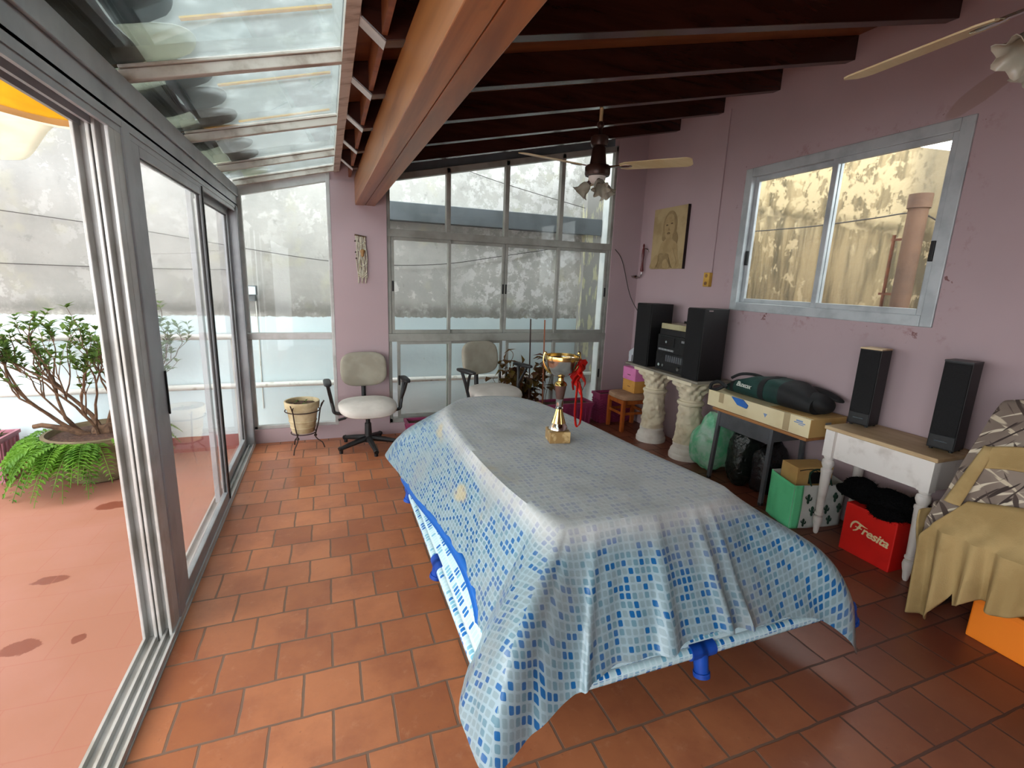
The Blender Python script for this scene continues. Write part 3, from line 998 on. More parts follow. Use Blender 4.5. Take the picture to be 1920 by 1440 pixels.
# ---- side window
w3 = shell('window_3', 'two-leaf sliding window in the pink side wall')
f = MB()
t = 0.05
for (y0, y1, z0, z1) in ((wy0 - .02, wy0 + t, wz0 - .02, wz1 + .02), (wy1 - t, wy1 + .02, wz0 - .02, wz1 + .02), (wy0 + t, wy1 - t, wz1 - t, wz1 + .02), (wy0 + t, wy1 - t, wz0 - .02, wz0 + t)):
    f.box(XR - .012, XR + .08, y0, y1, z0, z1)
f.build('frame', M['alu_blue'], w3, smooth=0, bevel=0.005)
def side_leaf(y0, y1, x, gy):
    t = 0.042
    z0, z1 = wz0 + .045, wz1 - .045
    f = MB()
    f.box(x - .014, x + .014, y0, y0 + t, z0, z1)
    f.box(x - .014, x + .014, y1 - t, y1, z0, z1)
    f.box(x - .014, x + .014, y0 + t, y1 - t, z1 - t, z1)
    f.box(x - .014, x + .014, y0 + t, y1 - t, z0, z0 + t)
    o = f.build('sash', M['alu_blue'], w3, smooth=0, bevel=0.004)
    MB().box(x - .002, x + .002, y0 + t - .008, y1 - t + .008, z0 + t - .008, z1 - t + .008).build('pane', M['glass'], o, smooth=0)
    for q in gy:
        MB().box(x - .028, x - .012, q - .013, q + .013, 1.80, 1.92).build('grip', M['gasket'], o, smooth=0, bevel=0.004)
side_leaf(wy0 + .045, 2.665, XR + .018, (wy0 + .066,))
side_leaf(2.620, wy1 - .045, XR + .050, (wy1 - .066, 2.655))

# ------------------------------------------------------------------ outside
pr = thing('pipe_railing', 'two white horizontal pipes running along the pale blue wall', 'railing', (-3.0, 5.76, TZ))
for z in (0.91, 0.385):
    p_ = MB()
    p_.cyl((-4.4, 5.76, z), (3.36, 5.76, z), .030, seg=14)
    p_.build('pipe', M['pipe'], pr)
for x in (-4.2, -0.95, 2.8):
    p_ = MB()
    p_.cyl((x, 5.79, TZ), (x, 5.79, .92), .02, seg=10)
    p_.build('post', M['pipe'], pr)

one(MB().box(0.20, 3.36, 5.72, 5.84, 2.20, 2.40), 'steel_beam', M['steel'], 'dark grey horizontal beam crossing outside the top window panes', 'beam', bevel=.006, smooth=0)
ev = MB()
ev.prism([(0.30, zr(.3) - .02), (3.35, zr(3.35) - .02), (3.35, zr(3.35) + .19), (0.30, zr(.3) + .19)], 1, 5.10, 5.14)
structure(ev.build('trim_eaves', M['steel'], smooth=0), 'dark eaves board beyond the top window panes')
structure(MB().box(3.37, 3.54, 5.005, 5.85, TZ, 3.05).build('wall_return', M['white_wall'], smooth=0), 'white return wall just outside the far window')
pl_ = MB()
pl_.box(3.14, 3.37, 5.74, 5.85, 0.26, 3.9)
structure(pl_.build('trim_pillar', M['grey_pillar'], smooth=0), 'grey and yellow pier on the party wall')

fl = thing('floodlight', 'small grey floodlight fixed to the party wall outside the narrow window', 'lamp', (-0.73, 5.85, 1.39))
b = MB()
b.box(-0.79, -0.68, 5.72, 5.775, 1.345, 1.445)
b.build('housing', M['steel'], fl, bevel=.006, smooth=0)
MB().box(-0.78, -0.69, 5.714, 5.721, 1.355, 1.435).build('lens', mat('floodlight_lens', (190, 204, 208), rough=0.15), fl, smooth=0)
b = MB()
b.box(-0.77, -0.70, 5.76, 5.845, 1.285, 1.34)
b.cyl((-0.735, 5.79, 1.34), (-0.735, 5.77, 1.36), .012)
b.build('junction_box', M['steel'], fl, bevel=.004)
b = MB()
b.tube([(-0.71, 5.84, 1.29), (-0.705, 5.84, 0.9), (-0.71, 5.84, 0.1)], .006, 8)
b.build('cable', M['pipe'], fl)

def wire(pts, lab, r=.004):
    b = MB()
    b.tube(crom(pts, 8), r, 6)
    return one(b, 'wire', M['wire'], lab, 'wire', pts[0])
wire([(-2.8, 5.82, 2.05), (-1.6, 5.82, 1.93), (-0.79, 5.82, 1.82), (0.03, 5.82, 1.73), (0.71, 5.82, 1.715), (1.35, 5.82, 1.76), (2.03, 5.82, 1.88), (2.8, 5.82, 2.02)], 'dark wire sagging along the party wall behind the windows')
wire([(1.0, 5.82, 2.96), (1.95, 5.82, 2.74), (3.1, 5.72, 2.52)], 'thin wire slanting down outside the top panes')
wire([(-2.8, 5.83, 1.58), (-1.7, 5.83, 1.58), (-0.84, 5.83, 1.60)], 'thin level wire on the party wall behind the sliding door leaf')

# right-hand passage
pp = MB()
pp.cyl((4.60, 2.77, TZ), (4.60, 2.77, 2.38), .070, seg=20)
pp.cyl((4.60, 2.77, 2.30), (4.60, 2.77, 2.41), .082, seg=20)
one(pp, 'clay_pipe', M['clay_pipe'], 'thick brown upright pipe outside the side window', 'pipe', (4.60, 2.72, TZ))
rr = MB()
rr.cyl((4.62, 2.93, TZ), (4.62, 2.93, 2.10), .013, seg=8)
rr.bar((4.62, 2.97, 1.60), (4.61, 2.79, 1.60), .012, .02)
rr.bar((4.62, 2.95, 2.06), (4.61, 2.79, 2.06), .012, .02)
one(rr, 'iron_rod', M['rust'], 'thin rusty rod standing beside the brown pipe outside', 'rod', (4.62, 2.93, TZ))
wire([(4.70, 4.7, 2.26), (4.70, 3.8, 2.25), (4.70, 3.2, 2.27), (4.66, 2.80, 2.27), (4.7, 2.55, 2.12), (4.75, 2.3, 2.0)], 'thin wire stretched across the passage to the brown pipe', .006)

# awning over the glass roof and the terrace
aw = thing('awning', 'striped white, yellow and tan awning hanging over the terrace and glass roof', 'awning', (-0.9, 2.6, 2.42))
def scallop_edge(y):
    k = (y % 0.31) / 0.31
    return -0.52 + 0.10 * math.sqrt(max(0.0, 1 - (2 * k - 1) ** 2))
val_cols = ['awning_grey', 'awning_dark', 'awning_grey', 'awning_white', 'awning_grey', 'awning_grey', 'awning_dark', 'awning_tan']
vb = MB()
n = 0
y = 1.24
while y < 4.7:
    vb.cur = n % 8
    def fn(u, v, y=y):
        yy = y + 0.31 * u
        k = min(max(u, 0.001), .999)
        xe = -0.53 + 0.11 * math.sqrt(1 - (2 * k - 1) ** 2)
        x = -0.62 + (xe + 0.62) * v
        return (x, yy, zg(x) + .075 + .012 * math.sin(u * PI))
    vb.grid(fn, 11, 4)
    n += 1
    y += 0.31
vb.build('valance', [M[c] for c in val_cols], aw, solid=.002)
hb = MB()
hb.cur = 0
for i, (y0, y1, mi) in enumerate(((1.2, 1.75, 0), (1.75, 2.5, 1), (2.5, 2.75, 0), (2.75, 3.15, 1), (3.15, 3.35, 0), (3.35, 3.9, 1), (3.9, 4.7, 0))):
    hb.cur = mi
    hb.grid(lambda u, v: (-0.62 - 0.16 * v, y0 + (y1 - y0) * u, zg(-.62 - .16 * v) + .080 + .012 * math.sin(u * 9 + v * 3)), 10, 5)
hb.build('roof_strip', [M['awning_white'], M['awning_dark']], aw, solid=.002)
# strips hanging over the terrace; each stripe has its own cloth colour
cb_ = MB()
bands = ((-1.2, -.4, 0), (-.4, -.1, 1), (-.1, 1.0, 0), (1.0, 1.3, 1), (1.3, 2.2, 0), (2.2, 2.92, 2), (2.92, 3.18, 0), (3.18, 3.55, 1), (3.55, 3.68, 2), (3.68, 5.55, 0))  # nearest bands lie out of view, added to shade the terrace and doorway
for y0, y1, mi in bands:
    cb_.cur = mi
    def fn(u, v, y0=y0, y1=y1):
        y = y0 + (y1 - y0) * v
        edge = -0.98 - .30 * min(1.0, max(0.0, (y - 3.45) / .32)) - .63 * max(0.0, y - 3.77)
        x = edge + (-3.4 - edge) * u
        sag = 0.05 * math.sin(y * 5.2 + x * 1.3) + 0.03 * math.sin(x * 6)
        return (x, y + .05 * math.sin(x * 3.0), 2.44 + sag)
    cb_.grid(fn, 24, 16)
cb_.build('canopy', [M['awning_white'], M['awning_yellow'], M['awning_tan']], aw, solid=.002)
for y in (2.16, 2.80, 3.385):
    b = MB()
    b.bar((-0.43, y, zg(-.43) + .075), (0.06, y - .03, zg(.06) + .075), .022, .006)
    b.build('strap', M['strap_yellow'], aw, smooth=0)
bq = MB()
bq.bar((-0.88, 1.0, 2.40), (-0.88, 4.9, 2.40), .05, .05)
bq.build('roller', M['alu_white'], aw)
for y in (1.1, 4.8):
    bq = MB()
    bq.bar((-0.88, y, 2.41), (-0.80, y, 2.30), .03, .03)
    bq.build('bracket', M['alu_white'], aw)

# big concrete pot with shrub and ferns
random.seed(11)
pc = Vector((-2.05, 5.42, TZ))
pot = thing('potted_shrub', 'wide mossy concrete pot with a bare-stemmed leafy shrub and trailing fern', 'plant', pc)
b = MB()
b.lathe([(.25, 0), (.29, .02), (.345, .14), (.375, .28), (.385, .39), (.40, .395), (.405, .435), (.375, .44), (.36, .40), (.34, .37)], pc, 40, fn=lambda a, z, r: r * (1 + .012 * math.sin(a * 3 + z * 9)))
b.build('pot', M['concrete_pot'], pot)
b = MB()
b.ell(pc + Vector((0, 0, .39)), (.362, .362, .03), seg=28, fn=lambda p: p * (1 + .03 * math.sin(p.x * 40) * math.cos(p.y * 37)))
b.build('soil', M['soil'], pot)
stems, tips = MB(), []
def grow(p, d, L, r, lev):
    pts = [p.copy()]
    q, dd = p.copy(), d.copy()
    n = 6
    for i in range(n):
        dd = (dd + Vector((random.uniform(-.28, .28), random.uniform(-.28, .28), random.uniform(-.05, .22)))).normalized()
        q = q + dd * L / n
        q.y = min(q.y, 5.69)
        pts.append(q.copy())
    stems.tube(pts, [r * (1 - .6 * i / n) for i in range(n + 1)], 6)
    if lev == 0:
        tips.append((pts[-1], dd))
        for k in (2, 3, 4, 5):
            if random.random() < .62:
                tips.append((pts[k], (dd + Vector((random.uniform(-1, 1), random.uniform(-1, 1), .4))).normalized()))
        return
    for k in range(3 if lev == 2 else 3):
        a = random.choice((3, 4, 5, 6, 6))
        nd = (dd + Vector((random.uniform(-.85, .85), random.uniform(-.7, .6), random.uniform(.0, .8)))).normalized()
        grow(pts[a], nd, L * random.uniform(.5, .8), r * .5, lev - 1)
for (dx, dy, tx, ty, L, r) in ((-.13, .02, -.8, .1, .52, .014), (-.02, .06, -.4, .1, .62, .015), (.0, -.05, -.1, -.15, .64, .015), (.10, .02, .2, -.1, .60, .014), (.2, 0, .75, -.1, .56, .014), (-.10, -.05, -.95, -.1, .62, .022), (-.12, .0, -.62, .0, .60, .018), (.02, 0, -.25, .05, .58, .024), (.05, .03, .05, .0, .62, .022), (.12, .0, .28, .05, .60, .020), (.18, -.05, .55, .0, .62, .018), (.02, -.08, -.05, -.35, .50, .016), (.15, .02, .9, .05, .60, .014), (.08, .05, .15, -.1, .66, .02)):
    grow(pc + Vector((dx, dy, .40)), Vector((tx, ty, .85)).normalized(), L, r, 2)
stems.tube([pc + Vector((-.06, -.06, .40)), pc + Vector((-.2, -.1, .49)), pc + Vector((-.36, -.12, .54)), pc + Vector((-.42, -.12, .53))], [.03, .026, .022, .02], 8)
stems.ell(pc + Vector((.06, .0, .42)), (.13, .08, .07), fn=lambda p: p * (1 + .15 * math.sin(p.x * 60)))
stems.build('branches', M['bark'], pot)
lf = MB()
def leaf_at(mb, p, d, L, W):
    s = d.cross(Vector((0, 0, 1)))
    if s.length < .05:
        s = Vector((1, 0, 0))
    s.normalize()
    u = s.cross(d).normalized()
    a, m_, e_ = p, p + d * L * .5 + u * L * .06, p + d * L - u * L * .05
    mb.add([a, m_ - s * W / 2 + u * W * .18, e_, m_ + s * W / 2 + u * W * .18, m_], [(0, 1, 4), (1, 2, 4), (2, 3, 4), (3, 0, 4)])
for p, d in tips:
    for k in range(random.choice((4, 5, 6, 7))):
        a = random.uniform(0, 2 * PI)
        dd = (d * .5 + Vector((math.cos(a), math.sin(a), random.uniform(-.1, .5)))).normalized()
        leaf_at(lf, p, dd, random.uniform(.045, .09), random.uniform(.022, .038))
lf.build('leaves', M['leaf'], pot, smooth=0)
fr = MB()
def frond(mb, p0, dirv, L, droop, W):
    n = 16
    pts = []
    for i in range(n + 1):
        t = i / n
        pts.append(p0 + Vector((dirv[0] * L * t, dirv[1] * L * t, L * (dirv[2] * t - droop * t * t))))
    mb.tube(pts, .0025, 5)
    for i in range(1, n):
        t = i / n
        d = (pts[i + 1] - pts[i]).normalized()
        s = d.cross(Vector((0, 0, 1))).normalized()
        w = W * math.sin(PI * min(1, t * .92 + .08)) ** .7
        for sg in (-1, 1):
            q = (s * sg + d * .45).normalized()
            leaf_at(mb, pts[i], (q + Vector((0, 0, random.uniform(-.25, .15)))).normalized(), w, w * .42)
random.seed(4)
for k in range(48):
    a = R(random.uniform(170, 285))
    rr_ = .37
    p0 = pc + Vector((math.cos(a) * rr_, math.sin(a) * rr_, .41))
    b2 = a + random.uniform(-.45, .45)
    frond(fr, p0, (math.cos(b2), math.sin(b2), random.uniform(.0, .6)), random.uniform(.20, .40), random.uniform(.8, 1.5), random.uniform(.07, .11))
for k in range(8):
    a = R(random.uniform(-60, 20))
    p0 = pc + Vector((math.cos(a) * .37, math.sin(a) * .37, .41))
    frond(fr, p0, (math.cos(a), math.sin(a), random.uniform(.3, .9)), random.uniform(.2, .32), random.uniform(.7, 1.2), .06)
fr.build('fern', M['fern'], pot, smooth=0)

def trough(name, lab, x0, x1, y0, y1, z0, h, m, ribs=True, soil=True, wave=False, rim=.012):
    t = thing(name, lab, 'planter', ((x0 + x1) / 2, (y0 + y1) / 2, z0))
    b = MB()
    i = .02
    zt = z0 + h
    def ring(z, k):
        return [(x0 - k, y0 - k, z), (x1 + k, y0 - k, z), (x1 + k, y1 + k, z), (x0 - k, y1 + k, z)]
    R_ = [ring(z0, -i), ring(zt - .03, 0), ring(zt - .03, rim), ring(zt, rim), ring(zt, -.012), ring(zt - .05, -.014)]
    vs = [p for q in R_ for p in q]
    fs = [(0, 1, 2, 3), (20, 21, 22, 23)] + [(4 * a + k, 4 * a + (k + 1) % 4, 4 * a + 4 + (k + 1) % 4, 4 * a + 4 + k) for a in range(5) for k in range(4)]
    b.add(vs, fs)
    if ribs:
        n = int((x1 - x0) / .05)
        for k in range(n):
            x = x0 + (k + .5) * (x1 - x0) / n
            b.bar((x, y0 + .012, z0 + .04), (x, y0 - .004, zt - .05), .014, .012)
        m2 = int((y1 - y0) / .05)
        for k in range(m2):
            yq = y0 + (k + .5) * (y1 - y0) / m2
            b.bar((x1 - .012, yq, z0 + .04), (x1 + .004, yq, zt - .05), .012, .014, up=(0, 1, 0))
            b.bar((x0 + .012, yq, z0 + .04), (x0 - .004, yq, zt - .05), .012, .014, up=(0, 1, 0))
    if wave:
        n = 9
        for k in range(n):
            za = z0 + .03 + k * (h - .09) / n
            for (axis, fixed, a0, a1) in ((0, y0 - .002, x0, x1), (1, x0 - .002, y0, y1)):
                pts = []
                for q in range(25):
                    s = a0 + (a1 - a0) * q / 24
                    zz = za + .018 * math.sin(q * .9)
                    pts.append((s, fixed, zz) if axis == 0 else (fixed, s, zz))
                b.tube(pts, .007, 6)
    b.build('trough', m, t, smooth=30)
    if soil:
        MB().box(x0 + .015, x1 - .015, y0 + .015, y1 - .015, zt - .06, zt - .025).build('soil', M['soil'], t, smooth=0)
    return t
t = trough('planter_box', 'faded pink ribbed planter box at the left edge of the terrace', -3.35, -2.75, 5.36, 5.66, TZ, .42, M['faded_pink'])
random.seed(8)
lv = MB()
for k in range(40):
    p = Vector((random.uniform(-3.3, -2.82), random.uniform(5.40, 5.62), TZ + .39))
    a = random.uniform(0, 6.28)
    leaf_at(lv, p, Vector((math.cos(a) * .6, math.sin(a) * .6, .7)).normalized(), random.uniform(.05, .1), .03)
lv.build('seedlings', M['leaf'], t, smooth=0)

# ------------------------------------------------------------------ table, upturned pool and its dusty cover
tb = thing('trestle_table', 'plain wooden table hidden under the mosaic print pool', 'table', (1.08, 2.3, 0))
MB().box(0.74, 1.42, 1.45, 3.12, 0.715, 0.748).build('tabletop', M['plywood'], tb, bevel=.02, smooth=0)
for x in (0.80, 1.36):
    for y in (1.55, 3.02):
        MB().box(x - .025, x + .025, y - .025, y + .025, 0, 0.715).build('leg', M['plywood'], tb, smooth=0)

ZT = 0.765
ST = [  # table edge x, y  |  hem x, y, z
    (.740, 1.392, .385, 1.075, .185), (.80, 1.376, .66, 1.135, .290), (.93, 1.370, .80, 1.155, .330), (1.06, 1.370, .98, 1.160, .345),
    (1.25, 1.382, 1.26, 1.160, .375), (1.40, 1.392, 1.47, 1.160, .350), (1.50, 1.415, 1.80, 1.150, .310), (1.565, 1.475, 2.020, 1.110, .125),
    (1.555, 1.62, 2.10, 1.45, .26), (1.50, 2.0, 2.085, 2.1, .33), (1.45, 2.5, 2.07, 2.7, .33), (1.38, 2.95, 2.03, 3.3, .33),
    (1.26, 3.20, 1.85, 3.72, .33), (1.05, 3.28, 1.2, 3.735, .33), (.85, 3.22, .70, 3.735, .33), (.71, 3.0, .385, 3.50, .315),
    (.655, 2.70, .395, 3.02, .335), (.64, 2.30, .432, 2.55, .375), (.645, 2.0, .478, 2.13, .405), (.662, 1.75, .50, 1.76, .405),
    (.69, 1.55, .475, 1.50, .345), (.712, 1.455, .375, 1.33, .235)]
NS = len(ST)
SUBD = 14
tops = crom([(a[0], a[1], 0) for a in ST], SUBD, True)
hems = crom([(a[2], a[3], a[4]) for a in ST], SUBD, True)
NC = len(tops)
# sharper flaps at the two near corners
def bump_at(s, s0, w):
    d = min(abs(s - s0), NS - abs(s - s0))
    return math.exp(-(d / w) ** 2)
def fold(s, t):
    f = 0.0
    for s0, w, a in ((1.55, .16, .030), (3.35, .13, .040), (4.32, .13, .034), (4.85, .10, .026), (5.6, .2, -.014), (2.4, .3, -.018), (6.5, .22, .020), (7.45, .15, -.03), (0.45, .15, -.035), (21.2, .2, .02), (20.4, .25, -.015), (8.4, .3, -.03), (12.6, .4, .03), (15.2, .4, .025)):
        f += a * bump_at(s, s0, w)
    return f * min(1, t * 1.15) ** .8
ROWS = 30
cv = MB()
vs, uv = [], []
cen = Vector((1.07, 2.3, 0))
for j in range(ROWS + 1):
    t = j / ROWS
    for i in range(NC):
        s = i / SUBD
        a, h = tops[i], hems[i]
        d = Vector((h.x - a.x, h.y - a.y, 0))
        L = math.hypot(d.length, ZT - h.z)
        dn = d.normalized()
        tt = t ** .92
        side = bump_at(s, 18.5, 3.0)
        p = Vector((a.x + d.x * tt, a.y + d.y * tt, ZT - (ZT - h.z) * t))
        # eased edge and slight sag of the sloping sides
        p.z += .012 * math.exp(-(t / .06) ** 2) * 0 - .022 * side * math.sin(PI * t)
        knee = 1.0 * bump_at(s, 0.0, .75) + 1.2 * bump_at(s, 7.0, .75) + .35 * bump_at(s, 14.9, 1.0)
        p += (dn * .055 + Vector((0, 0, .115))) * knee * math.sin(PI * t ** 1.5)
        p += dn * fold(s, t) * 1.0
        nz = noise.noise(Vector((p.x * 7, p.y * 7, p.z * 7))) * .007 * min(1, 3 * t)
        nz += noise.noise(Vector((p.x * 19, p.y * 19, p.z * 13))) * .0035 * min(1, 3 * t)
        p += dn * nz
        if j == ROWS:
            p.z += .006 * noise.noise(Vector((s * 2.3, 1, 5)))
        p.z = max(p.z, .03)
        vs.append(p)
        # printed pattern stays square to the long sides except in the corner flaps
        ax = dn if abs(dn.x) > .35 and abs(dn.y) > .35 else (Vector((math.copysign(1, dn.x), 0, 0)) if abs(dn.x) > abs(dn.y) else Vector((0, math.copysign(1, dn.y), 0)))
        q = Vector((a.x, a.y, 0)) + dn * (L * t)
        uv.append((q.x, q.y))
fs = [(j * NC + i, j * NC + (i + 1) % NC, (j + 1) * NC + (i + 1) % NC, (j + 1) * NC + i) for j in range(ROWS) for i in range(NC)]
cv.add(vs, fs)
for n_, f_ in enumerate(fs):
    s = (n_ % NC) / SUBD
    out = []
    for q_ in f_:
        p_, i_, t_ = vs[q_], q_ % NC, (q_ // NC) / ROWS
        a, h = tops[i_], hems[i_]
        dl = t_ * math.hypot(h.x - a.x, h.y - a.y, ZT - h.z)
        if s < 7.5:
            out.append((p_.x, a.y - dl))
        elif s < 12.5:
            out.append((a.x + dl, p_.y))
        elif s < 15.5:
            out.append((p_.x, a.y + dl))
        else:
            out.append((a.x - dl, p_.y))
    cv.fuv[n_] = out
# flat top: rings shrinking towards the middle
RT = 14
vs, uv = [], []
for j in range(RT + 1):
    k = 1 - j / RT
    for i in range(NC):
        a = tops[i]
        spine = Vector((1.07, min(max(a.y, 1.95), 2.75), 0))
        p = spine + (a - spine) * k
        z = ZT + .004 * noise.noise(Vector((p.x * 6, p.y * 6, 0))) * (1 - k) * 2
        if j == 0:
            z = ZT
        vs.append((p.x, p.y, z))
        uv.append((p.x, p.y))
fs = [(j * NC + i, (j + 1) * NC + i, (j + 1) * NC + (i + 1) % NC, j * NC + (i + 1) % NC) for j in range(RT) for i in range(NC)]
cv.add(vs, fs, uv)
cover = thing('pool_cover', 'dusty translucent blue mosaic print sheet draped over the table', 'cover', (1.07, 2.3, 0.765))
cvo = cv.build('sheet', M['cover'], cover, smooth=60, merge=True)
# blue hem showing along the left side
bh = MB()
pts = [hems[i] for i in range(int(16.2 * SUBD), int(20.2 * SUBD))]
nB = len(pts)
vs = []
for i, h in enumerate(pts):
    w = .013 * math.sin(PI * min(1, max(0, i / (nB - 1)))) ** .5 + .004
    vs += [h + Vector((.012, 0, .012)), h + Vector((-w, 0, -w * 1.1 - .004))]
bh.add(vs, [(2 * i, 2 * i + 1, 2 * i + 3, 2 * i + 2) for i in range(nB - 1)])
bh.build('blue_hem', M['pool_border'], cover, solid=.003)

pool = thing('paddling_pool', 'rectangular mosaic print frame pool turned upside down over the table', 'pool', (1.24, 2.43, 0.28))
px0, px1, py0, py1, pz = .440, 2.040, 1.190, 3.665, .285
rr_ = .024
def rail(p0, p1):
    p0, p1 = Vector(p0), Vector(p1)
    n = 14
    b = MB()
    b.tube([p0 + (p1 - p0) * k / n for k in range(n + 1)], rr_, 16, True, uvs=True)
    b.build('rail', M['rail_vinyl'], pool)
ysj = [py0, 2.005, 2.835, py1]
for x in (px0, px1):
    for a, bq in zip(ysj[:-1], ysj[1:]):
        rail((x, a + .03, pz), (x, bq - .03, pz))
for y in (py0, py1):
    rail((px0 + .03, y, pz), (1.215, y, pz))
    rail((1.275, y, pz), (px1 - .03, y, pz))
def joint(p, dirs, down, stub=.085):
    b = MB()
    p = Vector(p)
    for d in dirs:
        b.cyl(p - Vector(d) * .012, p + Vector(d) * .055, .030, seg=16)
    b.cyl(p, p + Vector(down) * stub, .029, .026, seg=14)
    b.cyl(p + Vector(down) * (stub - .005), p + Vector(down) * (stub + .013), .031, seg=14)
    b.build('joint', M['pool_blue'], pool)
for y in ysj[1:-1]:
    joint((px0, y, pz), [(0, 1, 0), (0, -1, 0)], (-.25, 0, -.97), .05)
    joint((px1, y, pz), [(0, 1, 0), (0, -1, 0)], (.25, 0, -.97))
for y, sy in ((py0, -1), (py1, 1)):
    joint((1.245, y, pz), [(1, 0, 0), (-1, 0, 0)], (0, sy * .25, -.97))
    joint((px0 + .012, y - sy * .012, pz), [(1, 0, 0), (0, -sy, 0)], (.0, .0, -1))
    joint((px1 - .0, y - sy * .0, pz), [(-1, 0, 0), (0, -sy, 0)], (.45, .0, -.9))
ln = MB()
vs, uv = [], []
rows = 8
for j in range(rows + 1):
    t = j / rows
    for i in range(NC):
        a, h = tops[i], hems[i]
        q = Vector((min(max(h.x, px0), px1), min(max(h.y, py0), py1), 0))
        # push to the nearest rail
        dl = [(abs(q.x - px0), 'l'), (abs(q.x - px1), 'r'), (abs(q.y - py0), 'n'), (abs(q.y - py1), 'f')]
        w = min(dl)[1]
        if w == 'l': q.x = px0
        elif w == 'r': q.x = px1
        elif w == 'n': q.y = py0
        else: q.y = py1
        c = Vector((a.x, a.y, 0)) + (cen - Vector((a.x, a.y, 0))).normalized() * .05
        p = q + (c - q) * t
        p.z = pz + .024 + (0.56 - pz) * t
        vs.append(p)
        uv.append((q.x * (1 if w in 'nf' else 0) + q.y * (1 if w in 'lr' else 0), (p - q).length))
fs = [(j * NC + i, j * NC + (i + 1) % NC, (j + 1) * NC + (i + 1) % NC, (j + 1) * NC + i) for j in range(rows) for i in range(NC)]
ln.add(vs, fs, uv)
ln.build('liner', M['rail_vinyl'], pool, smooth=60)

# ------------------------------------------------------------------ trophy
tc = Vector((1.128, 2.225, ZT + .002))
tp = thing('trophy', 'gold and silver trophy cup on a brown marble block, standing on the covered table', 'trophy', tc)
b = MB()
rot = Matrix.Rotation(R(-12), 3, 'Z')
b.obox(tc + Vector((0, 0, .031)), (.112, .112, .062), rot)
b.build('base', M['marble'], tp, smooth=0, bevel=.003)
z = tc.z + .062
def L(prof, m, n, seg=32, fn=None):
    b = MB()
    b.lathe([(r * (.84 if h >= .305 else 1), z + h * .95) for r, h in prof], (tc.x, tc.y, 0), seg, fn)
    b.build(n, m, tp)
L([(.048, 0), (.052, .006), (.050, .014), (.046, .024), (.040, .034), (.037, .040)], M['silver'], 'foot')
L([(.037, .040), (.030, .065), (.022, .095), (.017, .120)], M['gold'], 'cone', fn=lambda a, zz, r: r * (1 + .05 * math.cos(a * 12)))
L([(.018, .120), (.022, .126), (.018, .132), (.020, .150), (.019, .172), (.022, .178)], M['silver'], 'collar')
L([(.020, .178), (.024, .20), (.029, .235), (.031, .255)], M['brown_lacquer'], 'stem')
L([(.034, .255), (.030, .268), (.016, .280), (.014, .295), (.024, .305)], M['gold'], 'neck')
L([(.018, .300), (.050, .312), (.075, .330), (.094, .360), (.104, .400), (.107, .410), (.104, .410), (.100, .396), (.088, .360), (.068, .334), (.040, .320), (.0, .316)], M['silver'], 'cup', 40)
L([(.1075, .398), (.1095, .412), (.1075, .420), (.103, .420), (.102, .400)], M['gold'], 'rim', 40)
for sg in (1, -1):
    b = MB()
    ca = Vector((math.cos(R(-8)), math.sin(R(-8)), 0)) * sg
    pts = crom([Vector((tc.x, tc.y, z + h * .95)) + ca * r * .86 for r, h in ((.060, .322), (.085, .335), (.106, .362), (.118, .395), (.114, .425), (.106, .436), (.101, .424))], 6)
    b.tube(pts, [.005 + .002 * math.sin(i * .25) for i in range(len(pts))], 8)
    b.build('handle', M['gold'], tp)

rb = MB()
rp = Vector((tc.x, tc.y, z)) + Vector((math.cos(R(-8)), math.sin(R(-8)), 0)) * .097
def strip(mb, pts, w, dirw):
    dirw = Vector(dirw).normalized()
    vs = []
    for i, p in enumerate(pts):
        ww = w[i] if isinstance(w, list) else w
        vs += [Vector(p) - dirw * ww / 2, Vector(p) + dirw * ww / 2]
    mb.add(vs, [(2 * i, 2 * i + 1, 2 * i + 3, 2 * i + 2) for i in range(len(pts) - 1)])
random.seed(3)
for k, (dx, w, ln_, ang) in enumerate(((-.018, .030, .17, 20), (.004, .036, .19, -15), (.022, .030, .15, 35), (.010, .024, .13, 70), (-.006, .026, .14, -50))):
    pts = [rp + Vector((dx * t * 1.2 + .010 * math.sin(t * 7 + k), -.02 * math.sin(t * 5 + k * 2), .38 - ln_ * t)) for t in (i / 10 for i in range(11))]
    strip(rb, pts, [w * (.4 + 1.3 * math.sin(PI * min(1, t + .12)) * (1 - .5 * t)) * (1 + .35 * (i % 2)) for i, t in enumerate(x / 10 for x in range(11))], (math.cos(R(ang)), math.sin(R(ang)), .1))
for dx, dz in ((-.012, .0), (.020, .005)):
    pts = crom([rp + Vector((dx * .3, 0, .26)), rp + Vector((dx, -.01, .18)), rp + Vector((dx * 1.2, -.012, .10)), rp + Vector((dx * .8 + .004, -.012, .03 + dz)), rp + Vector((.006, -.012, .012 + dz))], 5)
    strip(rb, pts, .017, (.9, .35, 0))
one(rb, 'ribbon', M['ribbon'], 'red satin ribbon bow dangling from the trophy handle', 'ribbon', rp + Vector((0, 0, .38)), solid=.001)

